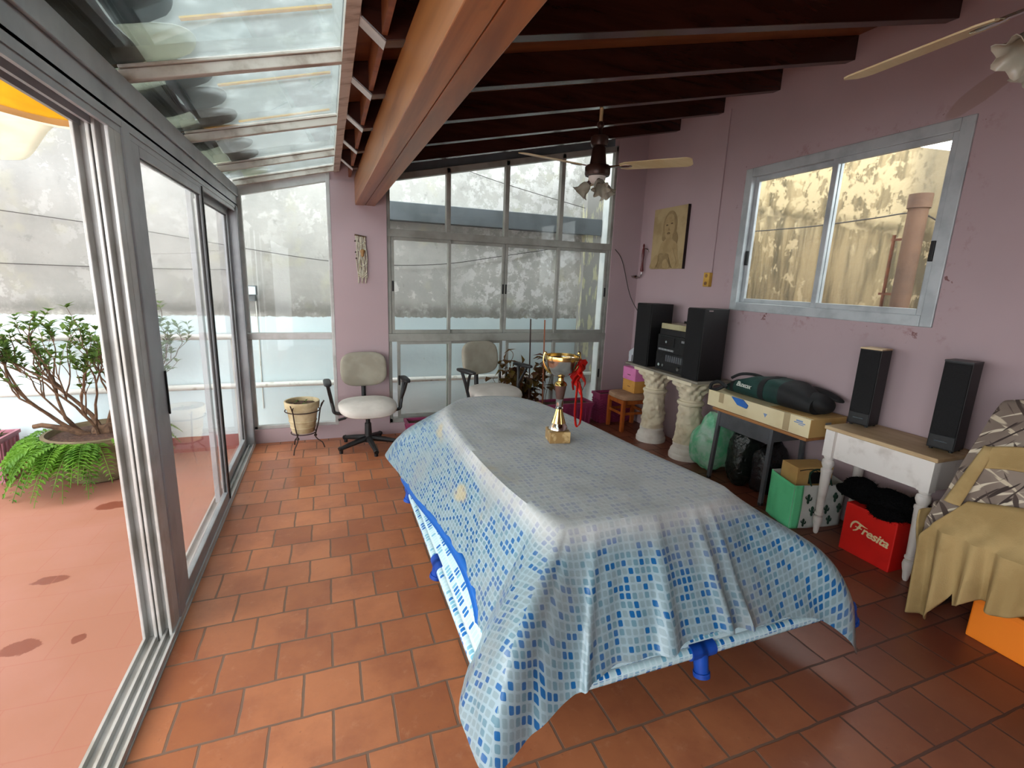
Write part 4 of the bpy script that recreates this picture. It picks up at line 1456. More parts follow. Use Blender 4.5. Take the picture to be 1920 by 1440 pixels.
# ------------------------------------------------------------------ swivel chairs
def swivel_chair(label, x, y, rz, sh):
    """sh = seat height; front faces -y"""
    t = thing('office_chair', label, 'chair', (0, 0, 0), 0, 'pale swivel chairs by the far window')
    b = MB()
    b.ell((0, -.02, sh - .02), (.262, .235, .058), power=.72, seg=36, rings=14, fn=lambda p: Vector((p.x, p.y, p.z * (1.0 if p.z > 0 else 1.1) - .045 * (p.y < 0) * (p.y / .235) ** 2 - .10 * p.x * p.x)))
    b.build('seat', M['chair_seat'], t)
    b = MB()
    rot = Matrix.Rotation(R(-8), 3, 'X')
    b.ell((0, .235, sh + .275), (.215, .040, .165), rot, power=.62, seg=36, rings=16, fn=lambda p: Vector((p.x, p.y - 1.0 * p.x * p.x * .5, p.z)))
    b.build('backrest', M['chair_back'], t)
    b = MB()
    b.tube(crom([(0, .05, sh - .085), (0, .20, sh - .085), (0, .262, sh - .02), (0, .275, sh + .12), (0, .285, sh + .25)], 5), .022, 10)
    b.build('back_support', M['black'], t)
    for sg in (-1, 1):
        b = MB()
        b.tube(crom([(sg * .17, -.03, sh - .085), (sg * .285, -.03, sh - .075), (sg * .305, -.02, sh - .02), (sg * .325, .0, sh + .09), (sg * .345, .03, sh + .195)], 5), .016, 8)
        b.tube(crom([(sg * .312, -.015, sh + .02), (sg * .335, -.06, sh + .12), (sg * .345, -.10, sh + .195)], 5), .013, 8)
        b.ell((sg * .345, -.035, sh + .212), (.034, .135, .018), power=.6)
        b.build('armrest', M['black'], t)
    b = MB()
    b.obox((0, 0, sh - .088), (.16, .20, .03))
    b.cyl((0, 0, sh - .10), (0, 0, .20), .020)
    b.cyl((0, 0, sh - .20), (0, 0, .075), .029, .036)
    b.build('gas_column', M['black'], t)
    b = MB()
    b.tube(crom([(-.06, -.02, sh - .09), (-.16, -.03, sh - .095), (-.19, -.03, sh - .125), (-.21, -.03, sh - .13)], 5), .005, 6)
    b.cyl((-.20, -.03, sh - .128), (-.265, -.03, sh - .142), .011)
    b.build('lever', M['black'], t)
    b = MB()
    b.cyl((0, 0, .055), (0, 0, .115), .042, .036)
    for k in range(5):
        a = R(-84 + 72 * k)
        d = Vector((math.cos(a), math.sin(a), 0))
        b.tube([d * .03 + Vector((0, 0, .088)), d * .16 + Vector((0, 0, .068)), d * .285 + Vector((0, 0, .045))], [.030, .025, .019], 8)
        b.tube([d * .28 + Vector((0, 0, .046)), d * .30 + Vector((0, 0, .040))], [.024, .022], 10)
        b.cyl(d * .28 + Vector((0, 0, .05)), d * .28, .019, .017, 10)
    b.build('star_base', M['black'], t)
    t.location = (x, y, 0)
    t.rotation_euler = (0, 0, rz)
    return t
swivel_chair('pale grey swivel chair against the pink column, beside the plant stand', 0.315, 4.56, R(3), .435)
swivel_chair('pale grey swivel chair in front of the big window, half hidden by the table', 1.47, 4.34, R(20), .560)

# ------------------------------------------------------------------ plant stand with clay pot
sc = Vector((-.25, 4.64, 0))
st = thing('plant_stand', 'rusted wire plant stand with curled tips beside the narrow window', 'stand', sc)
b = MB()
ring = [sc + Vector((math.cos(a) * .147, math.sin(a) * .147, .375)) for a in (2 * PI * k / 28 for k in range(29))]
b.tube(ring, .005, 6)
b.build('ring', M['iron'], st)
b = MB()
ring = [sc + Vector((math.cos(a) * .105, math.sin(a) * .105, .165)) for a in (2 * PI * k / 28 for k in range(29))]
b.tube(ring, .005, 6)
b.build('base_ring', M['iron'], st)
for k in range(3):
    a = R(-118 + 120 * k)
    d = Vector((math.cos(a), math.sin(a), 0))
    s = Vector((-math.sin(a), math.cos(a), 0))
    b = MB()
    pts = crom([sc + d * r + Vector((0, 0, h)) for r, h in ((.185, .455), (.160, .40), (.150, .37), (.130, .25), (.106, .16), (.098, .12), (.12, .085), (.158, .05), (.175, .0))], 5)
    b.tube(pts, .0055, 8)
    b.tube(crom([sc + d * r + s * q + Vector((0, 0, h)) for r, q, h in ((.155, 0, .40), (.168, .012, .43), (.190, .03, .44))], 4), .004, 6)
    b.ell(sc + d * .100 + Vector((0, 0, .128)), (.014, .014, .014))
    b.build('leg', M['iron'], st)
fp = thing('flower_pot', 'cream clay flower pot with dry soil in the wire stand', 'pot', sc + Vector((0, 0, .172)))
b = MB()
b.lathe([(.092, .172), (.098, .18), (.112, .26), (.126, .36), (.132, .40), (.146, .402), (.150, .46), (.147, .465), (.136, .463), (.130, .42)], sc, 36)
b.lathe([(.117, .275), (.121, .282), (.117, .29)], sc, 36)
b.lathe([(.107, .215), (.111, .222), (.107, .23)], sc, 36)
b.build('pot', M['terracotta_pot'], fp)
b = MB()
b.ell(sc + Vector((0, 0, .425)), (.132, .132, .018), seg=24, fn=lambda p: p * (1 + .08 * math.sin(p.x * 90) * math.cos(p.y * 80)))
b.build('soil', M['soil'], fp)
random.seed(5)
for k in range(9):
    b = MB()
    p = sc + Vector((random.uniform(-.08, .08), random.uniform(-.08, .08), .435))
    a = random.uniform(0, 6.28)
    leaf_at(b, p, Vector((math.cos(a) * .7, math.sin(a) * .7, .5)).normalized(), .04, .02)
    b.build('seedling', M['leaf'], fp, smooth=0)

# ------------------------------------------------------------------ planters under the window
t1 = trough('planter_box', 'long magenta planter box with bronze-leaved plants under the big window', 1.62, 2.76, 4.62, 4.85, 0, .285, M['magenta'], ribs=True)
random.seed(21)
lv = MB()
sm = MB()
for k in range(26):
    x0 = random.uniform(1.72, 2.22)
    y0 = random.uniform(4.67, 4.80)
    pts = [Vector((x0, y0, .24))]
    dx, dy = random.uniform(-.3, .25), random.uniform(-.25, .1)
    H = random.uniform(.3, .66)
    for i in range(1, 6):
        pts.append(Vector((x0 + dx * (i / 5) ** 1.5 * .7, y0 + dy * i / 5 * .5, .24 + H * (i / 5) * (1 - .12 * i / 5))))
    sm.tube(pts, .003, 5)
    for i in range(2, 6):
        for q in range(2):
            a = random.uniform(0, 6.28)
            leaf_at(lv, pts[i], Vector((math.cos(a), math.sin(a), random.uniform(-.9, .1))).normalized(), random.uniform(.09, .16), random.uniform(.07, .11))
pts = crom([(1.80, 4.72, .3), (1.78, 4.70, .7), (1.80, 4.68, .84), (1.74, 4.66, .90)], 5)
sm.tube(pts, .003, 5)
leaf_at(lv, Vector((1.82, 4.66, .90)), Vector((-.9, -.1, -.25)).normalized(), .15, .05)
leaf_at(lv, Vector((1.72, 4.66, .87)), Vector((-.3, -.1, -.95)).normalized(), .11, .03)
leaf_at(lv, Vector((1.88, 4.66, .84)), Vector((.1, -.1, -1)).normalized(), .12, .08)
sm.build('stems', M['bark'], t1)
lv.build('leaves', M['brown_leaf'], t1, smooth=0)
b = MB()
b.tube([(2.66, 4.72, .25), (2.665, 4.715, .40), (2.655, 4.715, .45)], .004, 6)
b.tube([(2.665, 4.715, .40), (2.68, 4.715, .44)], .003, 6)
b.build('dry_twig', M['bark'], t1)
def stick(p0, p1, m, lab):
    b = MB()
    b.cyl(p0, p1, .0085, .0075, 8)
    one(b, 'plant_stake', m, lab, 'stick', p0, 'stakes in the planter')
stick((1.985, 4.64, .25), (1.955, 4.62, 1.215), M['dark_stick'], 'dark thin plant stake, left of the two in the bronze plants')
stick((2.145, 4.64, .25), (2.115, 4.62, 1.205), M['bamboo'], 'reddish bamboo plant stake, right of the two in the bronze plants')
trough('planter_box', 'magenta basket-weave planter box behind the wooden stool', 2.90, 3.36, 4.70, 4.87, 0, .355, M['magenta'], ribs=False, wave=True)
trough('planter_box', 'low magenta planter box behind the left end of the covered table', .70, 1.25, 4.66, 4.85, 0, .17, M['magenta'], ribs=True)

# ------------------------------------------------------------------ stool and boxes in the corner
sx0, sx1, sy0, sy1, sh = 2.975, 3.335, 4.345, 4.665, .385
so = thing('stool', 'orange wooden stool with a tan suede seat pad in the corner', 'stool', ((sx0 + sx1) / 2, (sy0 + sy1) / 2, 0))
for (x, y) in ((sx0 + .02, sy0 + .02), (sx0 + .02, sy1 - .02), (sx1 - .02, sy0 + .02), (sx1 - .02, sy1 - .02)):
    MB().box(x - .019, x + .019, y - .019, y + .019, 0, sh - .03).build('leg', M['stool_wood'], so, smooth=0, bevel=.003)
for (a, bq) in (((sx0 + .02, sy0 + .04), (sx0 + .02, sy1 - .04)), ((sx1 - .02, sy0 + .04), (sx1 - .02, sy1 - .04)), ((sx0 + .04, sy0 + .02), (sx1 - .04, sy0 + .02)), ((sx0 + .04, sy1 - .02), (sx1 - .04, sy1 - .02))):
    b = MB()
    b.bar((a[0], a[1], sh - .055), (bq[0], bq[1], sh - .055), .018, .05)
    b.build('apron', M['stool_wood'], so, smooth=0)
    b = MB()
    b.bar((a[0], a[1], .20), (bq[0], bq[1], .20), .016, .028)
    b.build('stretcher', M['stool_wood'], so, smooth=0)
b = MB()
b.ell(((sx0 + sx1) / 2, (sy0 + sy1) / 2, sh - .004), (.195, .185, .036), power=.45, seg=40, rings=12)
b.build('seat_pad', M['stool_cloth'], so)

def carton(name, lab, x0, x1, y0, y1, z0, z1, m, cat='box', marks=()):
    t = thing(name, lab, cat, ((x0 + x1) / 2, (y0 + y1) / 2, z0))
    b = MB().box(x0, x1, y0, y1, z0, z1)
    b.build('carton', m, t, smooth=0, bevel=.003)
    for (my0, my1, mz0, mz1) in marks:
        MB().box(x0 - .001, x0 + .002, my0, my1, mz0, mz1).build('print', M['print_dark'], t, smooth=0)
    return t
carton('cardboard_box', 'ochre cardboard box on the stool, under the pink one', 3.145, 3.33, 4.405, 4.635, sh + .030, sh + .165, M['ochre_card'], marks=((4.49, 4.54, .475, .481),))
t = carton('cardboard_box', 'pink cardboard box on top of the ochre one on the stool', 3.140, 3.335, 4.400, 4.640, sh + .166, sh + .305, M['pink_card'], marks=((4.49, 4.55, .605, .613),))
wb = thing('plastic_bag', 'crumpled white plastic bag standing on the pink box', 'bag', (3.24, 4.53, sh + .306))
def crumple(p, a=.14, f=9.0, o=0.0):
    return p * (1 + a * noise.noise(Vector((p.x * f + o, p.y * f, p.z * f))))
b = MB()
b.ell((3.24, 4.53, sh + .306 + .125), (.085, .10, .125), power=.7, seg=28, rings=18, fn=lambda p: crumple(Vector((p.x * (1 - .35 * max(0, p.z / .125)), p.y * (1 - .35 * max(0, p.z / .125)), p.z)), .22, 14))
b.build('bag_body', M['white_bag'], wb, smooth=25)
b = MB()
b.box(3.150, 3.156, 4.51, 4.516, sh + .37, sh + .45)
b.build('print', M['wire'], wb, smooth=0)

# ------------------------------------------------------------------ pedestals with shelf and stereo
def pedestal(cx, cy, lab, off=0.0, square=True):
    t = thing('pedestal', lab, 'pedestal', (cx, cy, 0), 0, 'cast pedestals under the stereo')
    b = MB()
    b.lathe([(.150, 0), (.152, .035), (.146, .05), (.138, .055), (.140, .075), (.128, .095), (.116, .105), (.120, .12), (.122, .135), (.108, .150)], (cx, cy, 0), 36)
    b.build('base', M['stone_base'], t)
    b = MB()
    prof = [(.108 - .012 * (k / 40) + .004 * math.sin(k / 40 * PI), .150 + .37 * k / 40) for k in range(41)]
    def vine(a, z, r):
        w = math.sin(a - z * 14 + off)
        v = math.sin(3 * a + z * 44 + off) * math.sin(a * 5 - z * 31 + off)
        return r + .014 * max(0, w) ** 5 + .012 * max(0, v) ** 1.2 + .006 * noise.noise(Vector((math.cos(a) * 5, math.sin(a) * 5, z * 40)))
    b.lathe(prof, (cx, cy, 0), 72, vine)
    b.build('shaft', M['stone'], t)
    b = MB()
    b.lathe([(.097, .515), (.118, .525), (.124, .540), (.118, .555), (.100, .560), (.100, .575)], (cx, cy, 0), 36)
    b.build('ring', M['stone'], t)
    b = MB()
    def cap(a, z, r):
        k = (z - .575) / .165
        q = 1 / max(abs(math.cos(a)), abs(math.sin(a)))
        rr = r * (1 + (min(q, 1.28) - 1) * k)
        return rr + .016 * math.sin(8 * a) * math.sin(k * PI * 3.2) * (0.5 + k) + .012 * noise.noise(Vector((math.cos(a) * 6, math.sin(a) * 6, z * 45)))
    b.lathe([(.098 + .052 * k ** 1.6, .575 + .165 * k) for k in (i / 16 for i in range(17))], (cx, cy, 0), 64, cap)
    b.box(cx - .165, cx + .165, cy - .165, cy + .165, .738, .765)
    b.build('capital', M['stone'], t, smooth=50)
    return t
pedestal(3.15, 4.05, 'cream carved pedestal nearer the stool, left support of the stereo')
pedestal(3.15, 3.515, 'cream carved pedestal beside the green sack, right support of the stereo', 1.3)
SZ = .766
one(MB().box(2.985, 3.365, 3.275, 4.385, SZ, SZ + .022), 'shelf_board', M['grey_board'], 'grey board laid across the two carved pedestals', 'board', (3.18, 3.83, SZ), smooth=0, bevel=.003)
SZ += .023
def speaker(lab, x0, x1, y0, y1, z0, z1, badge=None):
    t = thing('loudspeaker', lab, 'speaker', ((x0 + x1) / 2, (y0 + y1) / 2, z0), 0, 'black loudspeakers along the pink wall')
    MB().box(x0 + .012, x1, y0, y1, z0, z1).build('cabinet', M['black_vinyl'], t, smooth=0, bevel=.003)
    MB().box(x0, x0 + .014, y0 + .004, y1 - .004, z0 + .006, z1 - .006).build('grille', M['black_cloth'], t, smooth=0, bevel=.004)
    if badge == 'side':
        MB().box(x0 + .05, x0 + .095, y0 - .002, y0 + .001, z1 - .022, z1 - .012).build('badge', M['chrome'], t, smooth=0)
    return t
speaker('large black loudspeaker on the shelf board, nearer the window corner', 2.995, 3.26, 4.035, 4.275, SZ, SZ + .63)
speaker('large black loudspeaker on the shelf board, nearer the side window', 2.995, 3.27, 3.305, 3.515, SZ, SZ + .63, 'side')

kn = M['chrome']
am = thing('amplifier', 'black stereo amplifier at the bottom of the stack between the speakers', 'stereo', (3.2, 3.77, SZ))
MB().box(3.06, 3.36, 3.53, 3.975, SZ, SZ + .175).build('case', M['black'], am, smooth=0, bevel=.003)
b = MB()
for k in range(9):
    b.box(3.052, 3.062, 3.56 + k * .03, 3.58 + k * .03, SZ + .095, SZ + .155)
b.build('slider_panel', M['desk_grey'], am, smooth=0)
for y, r in ((3.90, .018), (3.84, .014), (3.62, .022)):
    b = MB()
    b.cyl((3.062, y, SZ + .05), (3.040, y, SZ + .05), r, r * .85, 18)
    b.build('knob', kn, am)
dk = thing('cassette_deck', 'black cassette deck in the middle of the stereo stack', 'stereo', (3.2, 3.77, SZ + .176))
MB().box(3.06, 3.36, 3.535, 3.97, SZ + .176, SZ + .345).build('case', M['black'], dk, smooth=0, bevel=.003)
MB().box(3.052, 3.062, 3.72, 3.93, SZ + .235, SZ + .325).build('cassette_door', M['black_vinyl'], dk, smooth=0, bevel=.003)
b = MB()
for k in range(5):
    b.box(3.048, 3.062, 3.72 + k * .044, 3.758 + k * .044, SZ + .195, SZ + .212)
b.build('key_row', M['alu'], dk, smooth=0)
b = MB()
b.cyl((3.054, 3.83, SZ + .28), (3.048, 3.83, SZ + .28), .012, seg=14)
b.build('hub', M['chrome'], dk)
MB().box(3.055, 3.062, 3.56, 3.62, SZ + .295, SZ + .315).build('display', M['alu'], dk, smooth=0)
tt = thing('record_player', 'small record player with a yellowed lid on top of the stereo stack', 'stereo', (3.2, 3.77, SZ + .346))
MB().box(3.065, 3.36, 3.54, 3.955, SZ + .346, SZ + .40).build('plinth', M['black'], tt, smooth=0, bevel=.003)
MB().box(3.07, 3.345, 3.545, 3.95, SZ + .401, SZ + .455).build('lid', mat('yellowed_lid', (168, 160, 124), (150, 140, 104), 6.0, rough=0.15), tt, smooth=0, bevel=.006)
MB().box(3.345, 3.36, 3.54, 3.955, SZ + .40, SZ + .47).build('hinge_strip', M['black'], tt, smooth=0)

# cables behind the pedestals
def cable(pts, lab, m=None, r=.0045, coil=None):
    t = thing('power_cable', lab, 'cable', pts[0])
    b = MB()
    b.tube(crom(pts, 8), r, 8)
    b.build('cord', m or M['wire'], t)
    if coil:
        b = MB()
        c = Vector(coil)
        for k in range(3):
            ring = [c + Vector((.008 * k, .035 * math.cos(a) * (1 + .12 * k), .055 * math.sin(a))) for a in (2 * PI * i / 20 for i in range(21))]
            b.tube(ring, r, 6)
        b.obox(c + Vector((0, .01, -.02)), (.03, .03, .06))
        b.build('coil', m or M['wire'], t)
    return t
cable([(3.37, 3.80, .76), (3.37, 3.79, .55), (3.36, 3.80, .40)], 'black mains cable hanging in a coil between the two pedestals', None, .004, (3.36, 3.80, .33))
cable([(3.37, 4.0, .62), (3.375, 3.86, .48), (3.375, 3.70, .36), (3.38, 3.62, .30)], 'thin black cable slanting down the wall behind the pedestals')
cable([(3.37, 3.30, .76), (3.36, 3.30, .68), (3.35, 3.30, .64)], 'dark red cable bundle hanging beside the right-hand pedestal', M['red_wood'], .004, (3.34, 3.295, .60))
cable([(3.06, 4.885, 1.98), (3.16, 4.87, 1.85), (3.28, 4.82, 1.45), (3.385, 4.62, 1.16), (3.375, 4.35, .98)], 'thin dark cable running from the window corner down behind the stereo')

# ------------------------------------------------------------------ on the pink wall
pt = thing('canvas_portrait', 'sepia canvas portrait of a person with clasped hands on the pink wall', 'picture', (3.385, 4.37, 2.09))
y0, y1, z0, z1 = 4.105, 4.63, 1.775, 2.395
MB().box(XR - .034, XR - .001, y0, y1, z0, z1).build('canvas', [M['sepia']], pt, smooth=0)
MB().box(XR - .0335, XR - .0005, y0 - .003, y0 + .001, z0 - .001, z1 + .001).build('canvas_edge', M['canvas_edge'], pt, smooth=0)
fig = MB()
lay = [0]
def blob(mi, pts, n=8):
    """pts in picture fractions: u to the right, v up"""
    fig.cur = mi
    lay[0] += 1
    x = XR - .0345 - .0006 * lay[0]
    P = crom([(p[0], p[1], 0) for p in pts], n, True)
    poly = [(y1 - (y1 - y0) * p.x, z0 + (z1 - z0) * p.y) for p in P]
    fig.prism(poly, 0, x, x + .0004)
def oval(mi, cx, cy, rx, ry, rot=0):
    blob(mi, [(cx + rx * math.cos(a) * math.cos(rot) - ry * math.sin(a) * math.sin(rot), cy + rx * math.cos(a) * math.sin(rot) + ry * math.sin(a) * math.cos(rot)) for a in (2 * PI * k / 10 for k in range(10))], 4)
oval(0, .53, .70, .215, .245)                                                        # hair
blob(0, [(.70, .62), (.80, .50), (.76, .36), (.68, .34), (.66, .46), (.62, .55)])    # ponytail
blob(0, [(.32, .60), (.40, .62), (.42, .50), (.36, .46), (.31, .50)])
blob(1, [(.20, .02), (.24, .26), (.30, .42), (.42, .47), (.62, .47), (.78, .40), (.84, .22), (.86, .02)])   # shoulders
blob(0, [(.22, .02), (.25, .24), (.40, .26), (.58, .23), (.66, .10), (.70, .02)])    # dress
blob(1, [(.44, .56), (.46, .46), (.52, .43), (.62, .46), (.62, .58)])                # neck
blob(1, [(.37, .72), (.38, .60), (.44, .51), (.52, .48), (.60, .52), (.67, .61), (.68, .74), (.62, .86), (.52, .89), (.42, .85)])   # face
oval(2, .445, .715, .034, .013)
oval(2, .590, .735, .034, .013)
blob(0, [(.40, .745), (.44, .757), (.49, .748), (.44, .764)])
blob(0, [(.55, .765), (.60, .778), (.64, .765), (.60, .786)])
blob(0, [(.51, .70), (.50, .65), (.485, .63), (.53, .622), (.55, .635), (.525, .66)])
oval(2, .518, .578, .050, .020)
oval(0, .518, .566, .040, .010)
blob(1, [(.0, .02), (.06, .14), (.20, .24), (.26, .16), (.18, .02)])                 # arm
blob(1, [(.44, .02), (.42, .12), (.52, .16), (.60, .10), (.62, .02)])                # hands
blob(1, [(.60, .30), (.68, .34), (.76, .22), (.84, .10), (.76, .02), (.66, .06), (.60, .18)])
blob(2, [(.58, .22), (.62, .16), (.68, .06), (.72, .02), (.70, .02), (.62, .12)])
fig.build('painted_figure', [M['sepia_mid'], M['sepia_skin'], M['sepia_dark']], pt, smooth=0)

sp = thing('candle_sconce', 'dark red turned wood wall hook with a small metal dish, left of the portrait', 'ornament', (3.36, 4.76, 1.86))
b = MB()
bx, by = 3.355, 4.765
b.lathe([(.004, 2.05), (.012, 2.03), (.008, 2.005), (.015, 1.985), (.016, 1.93), (.011, 1.88), (.014, 1.81), (.020, 1.76), (.014, 1.745)][::-1], (bx, by, 0), 16)
b.build('handle', M['red_wood'], sp)
b = MB()
b.tube(crom([(bx, by, 1.75), (bx, by, 1.715), (bx - .01, by + .02, 1.695), (bx - .02, by + .06, 1.69)], 5), .005, 8)
b.tube(crom([(bx, by, 2.00), (bx + .03, by - .03, 1.99), (XR - .002, by - .045, 1.96)], 5), .004, 6)
b.build('wire_arm', M['chrome'], sp)
b = MB()
b.lathe([(.0, 1.668), (.03, 1.670), (.046, 1.682), (.052, 1.698), (.049, 1.698), (.040, 1.684), (.0, 1.674)], (bx - .025, by + .075, 0), 24, closed=False)
b.build('dish', M['silver'], sp)

cd = MB()
cd.box(XR - .012, XR - .001, 3.705, 3.718, 1.735, 3.14)
one(cd, 'cable_conduit', M['pink'], 'thin pink painted conduit running down to the socket', 'conduit', (XR - .006, 3.711, 1.735), smooth=0)
ol = thing('wall_socket', 'yellowed surface-mounted double socket at the foot of the conduit', 'socket', (XR, 3.735, 1.67))
MB().box(XR - .042, XR - .001, 3.70, 3.775, 1.605, 1.735).build('socket_case', M['outlet'], ol, smooth=0, bevel=.005)
for zz in (1.705, 1.635):
    b = MB()
    b.cyl((XR - .040, 3.738, zz), (XR - .045, 3.738, zz), .017, seg=18)
    b.build('socket_hole', M['shell_brown'], ol)

mc = thing('macrame_hanging', 'small knotted macrame wall hanging on the pink column', 'ornament', (.31, 4.89, 1.95))
b = MB()
b.cyl((.262, 4.884, 1.955), (.365, 4.884, 1.940), .007, seg=8)
b.build('rod', M['bark'], mc)
b = MB()
random.seed(9)
for k in range(9):
    x = .272 + k * .0105
    pts = [(x + .005 * math.sin(k * 2 + j * 1.1) + .012 * (j / 8), 4.884 - .004 * (j % 2), 1.948 - .43 * (j / 8) * (1 - .06 * (k % 3))) for j in range(9)]
    b.tube(pts, .0056, 6)
for zq in (1.90, 1.83, 1.70, 1.62, 1.60):
    b.tube([(.272 + (1.95 - zq) * .03, 4.879, zq), (.32 + (1.95 - zq) * .03, 4.876, zq - .03), (.36 + (1.95 - zq) * .01, 4.879, zq)], .006, 6)
b.build('cords', M['macrame'], mc)
for (x, z) in ((.266, 1.90), (.268, 1.80), (.272, 1.745)):
    b = MB()
    b.ell((x, 4.882, z), (.008, .008, .008), seg=10, rings=8)
    b.build('bead', M['dark_stick'], mc)
b = MB()
b.ell((.328, 4.872, 1.80), (.020, .012, .036), fn=lambda p: p * (1 + .15 * math.sin(p.z * 120)))
b.build('shell', M['shell_brown'], mc)

# ------------------------------------------------------------------ old school desk and what stands on and under it
ds = thing('school_desk', 'grey metal school desk with a worn wooden top against the pink wall', 'desk', (3.18, 2.72, 0))
b = MB()
b.box(3.0, 3.375, 2.215, 3.085, .600, .620)
b.build('top', M['desk_wood'], ds, smooth=0, bevel=.004)
b = MB()
b.box(3.015, 3.03, 2.49, 3.02, .475, .598)
b.box(3.03, 3.36, 2.485, 2.50, .50, .598)
b.box(3.03, 3.36, 3.005, 3.02, .50, .598)
b.build('apron', M['desk_grey'], ds, smooth=0, bevel=.003)
for (x, y, ex, ey) in ((3.025, 3.012, -.012, .03), (3.025, 2.50, -.012, -.0), (3.35, 3.012, .0, .03), (3.35, 2.50, .0, -.02)):
    b = MB()
    b.bar((x, y, .598), (x + ex, y + ey, .012), .030, .030, up=(0, 1, 0))
    b.build('leg', M['desk_grey'], ds, smooth=0, bevel=.004)
    b = MB()
    b.cyl((x + ex, y + ey, .02), (x + ex, y + ey, 0), .019, seg=10)
    b.build('foot', M['gasket'], ds)

bx = thing('long_carton', 'long flat cream cardboard box lying on the school desk', 'box', (3.19, 2.68, .621))
X0, X1, Y0, Y1, Z0, Z1 = 3.015, 3.365, 2.215, 3.165, .621, .752
b = MB()
b.box(X0, X1, Y0, Y1, Z0, Z1)
b.build('carton', M['cream_card'], bx, smooth=0, bevel=.003)
b = MB()
b.box(X0 + .002, X1 - .002, Y0 - .0015, Y0 + .001, Z0 + .002, Z1 - .002)
b.box(X0 + .03, X1, Y0, Y0 + .36, Z1 - .001, Z1 + .0015)
b.build('kraft_end', M['kraft'], bx, smooth=0)
for yy in (2.99, 2.37):
    MB().box(X0 - .0015, X0 + .001, yy, yy + .05, Z0 + (.05 if yy > 2.5 else .005), Z1).build('tape', M['tape'], bx, smooth=0)
b = MB()
b.prism([(2.575, .668), (2.592, .698), (2.558, .698)], 0, X0 - .0015, X0)
b.box(X0 - .0015, X0, 2.25, 2.335, .705, .712)
b.box(X0 - .0015, X0, 2.27, 2.32, .716, .728)
b.box(X0 - .0015, X0, 2.26, 2.30, .695, .700)
b.build('blue_print', M['blue_pale'], bx, smooth=0)
MB().box(3.16, 3.215, Y0 - .003, Y0, .695, .722).build('sticker', M['alu'], bx, smooth=0)
b = MB()
b.prism([(2.905, .752), (2.835, .698), (2.745, .690), (2.735, .718), (2.79, .752)], 0, X0 - .014, X0 - .0002)
b.build('blue_packet', M['blue_card'], bx, smooth=0, bevel=.004)

bg = thing('sports_bag', 'dark green and black canvas sports bag lying on the long cream box', 'bag', (3.19, 2.73, .753))
def bag_section(y):
    k = (y - 2.33) / (3.13 - 2.33)
    k = min(max(k, 0), 1)
    h = .205 * (math.sin(PI * (k ** .8 * .86 + .12))) ** .55 * (1 - .12 * k)
    w = .162 * (math.sin(PI * (k * .9 + .08))) ** .35 * (1 - .25 * k)
    return w, h
def bag_tube(mb, ya, yb, n, grow_=0.0):
    seg = 28
    vs = []
    for i in range(n + 1):
        y = ya + (yb - ya) * i / n
        w, h = bag_section(y)
        w += grow_
        h += grow_
        for q in range(seg):
            a = 2 * PI * q / seg
            cx = math.copysign(abs(math.cos(a)) ** .75, math.cos(a)) * w
            cz = (math.copysign(abs(math.sin(a)) ** .8, math.sin(a)) + 1) * h / 2
            wob = 1 + .07 * noise.noise(Vector((cx * 12, y * 9, cz * 12)))
            vs.append((3.195 + cx * wob, y, .754 + cz * wob))
    fs = [(i * seg + q, i * seg + (q + 1) % seg, (i + 1) * seg + (q + 1) % seg, (i + 1) * seg + q) for i in range(n) for q in range(seg)]
    fs += [list(range(seg))[::-1], [n * seg + q for q in range(seg)]]
    mb.add(vs, fs)
b = MB()
bag_tube(b, 2.53, 3.13, 26)
b.build('body', M['bag_green'], bg)
b = MB()
bag_tube(b, 2.30, 2.532, 14, .003)
b.ell((3.22, 2.33, .83), (.11, .10, .075), fn=lambda p: crumple(p, .25, 10))
b.ell((3.30, 2.335, .885), (.05, .13, .022), Matrix.Rotation(R(12), 3, 'X'), fn=lambda p: crumple(p, .2, 10))
b.build('end_pocket', M['bag_black'], bg)
b = MB()
bag_tube(b, 2.66, 2.715, 4, .003)
b.build('strap_band', M['bag_black'], bg)
b = MB()
bag_tube(b, 2.99, 3.035, 4, .003)
b.build('strap_band', M['bag_black'], bg)
b = MB()
b.tube(crom([(3.06, 3.02, .80), (3.05, 3.10, .83), (3.04, 3.165, .80), (3.03, 3.16, .755), (3.04, 3.10, .765), (3.06, 3.05, .80)], 8), .014, 8)
b.tube(crom([(3.13, 3.05, .87), (3.16, 2.98, .915), (3.18, 2.86, .93), (3.19, 2.76, .915)], 6), .012, 8)
b.tube(crom([(3.19, 2.66, .915), (3.22, 2.56, .93), (3.25, 2.46, .915), (3.25, 2.42, .89)], 6), .012, 8)
b.build('carry_strap', M['bag_black'], bg)
letters('Buxox', .052, .002, M['pale_print'], 'lettering', bg, (3.032, 2.90, .845), (.03, -1, -.03), (.35, 0, 1), .15, .0008)

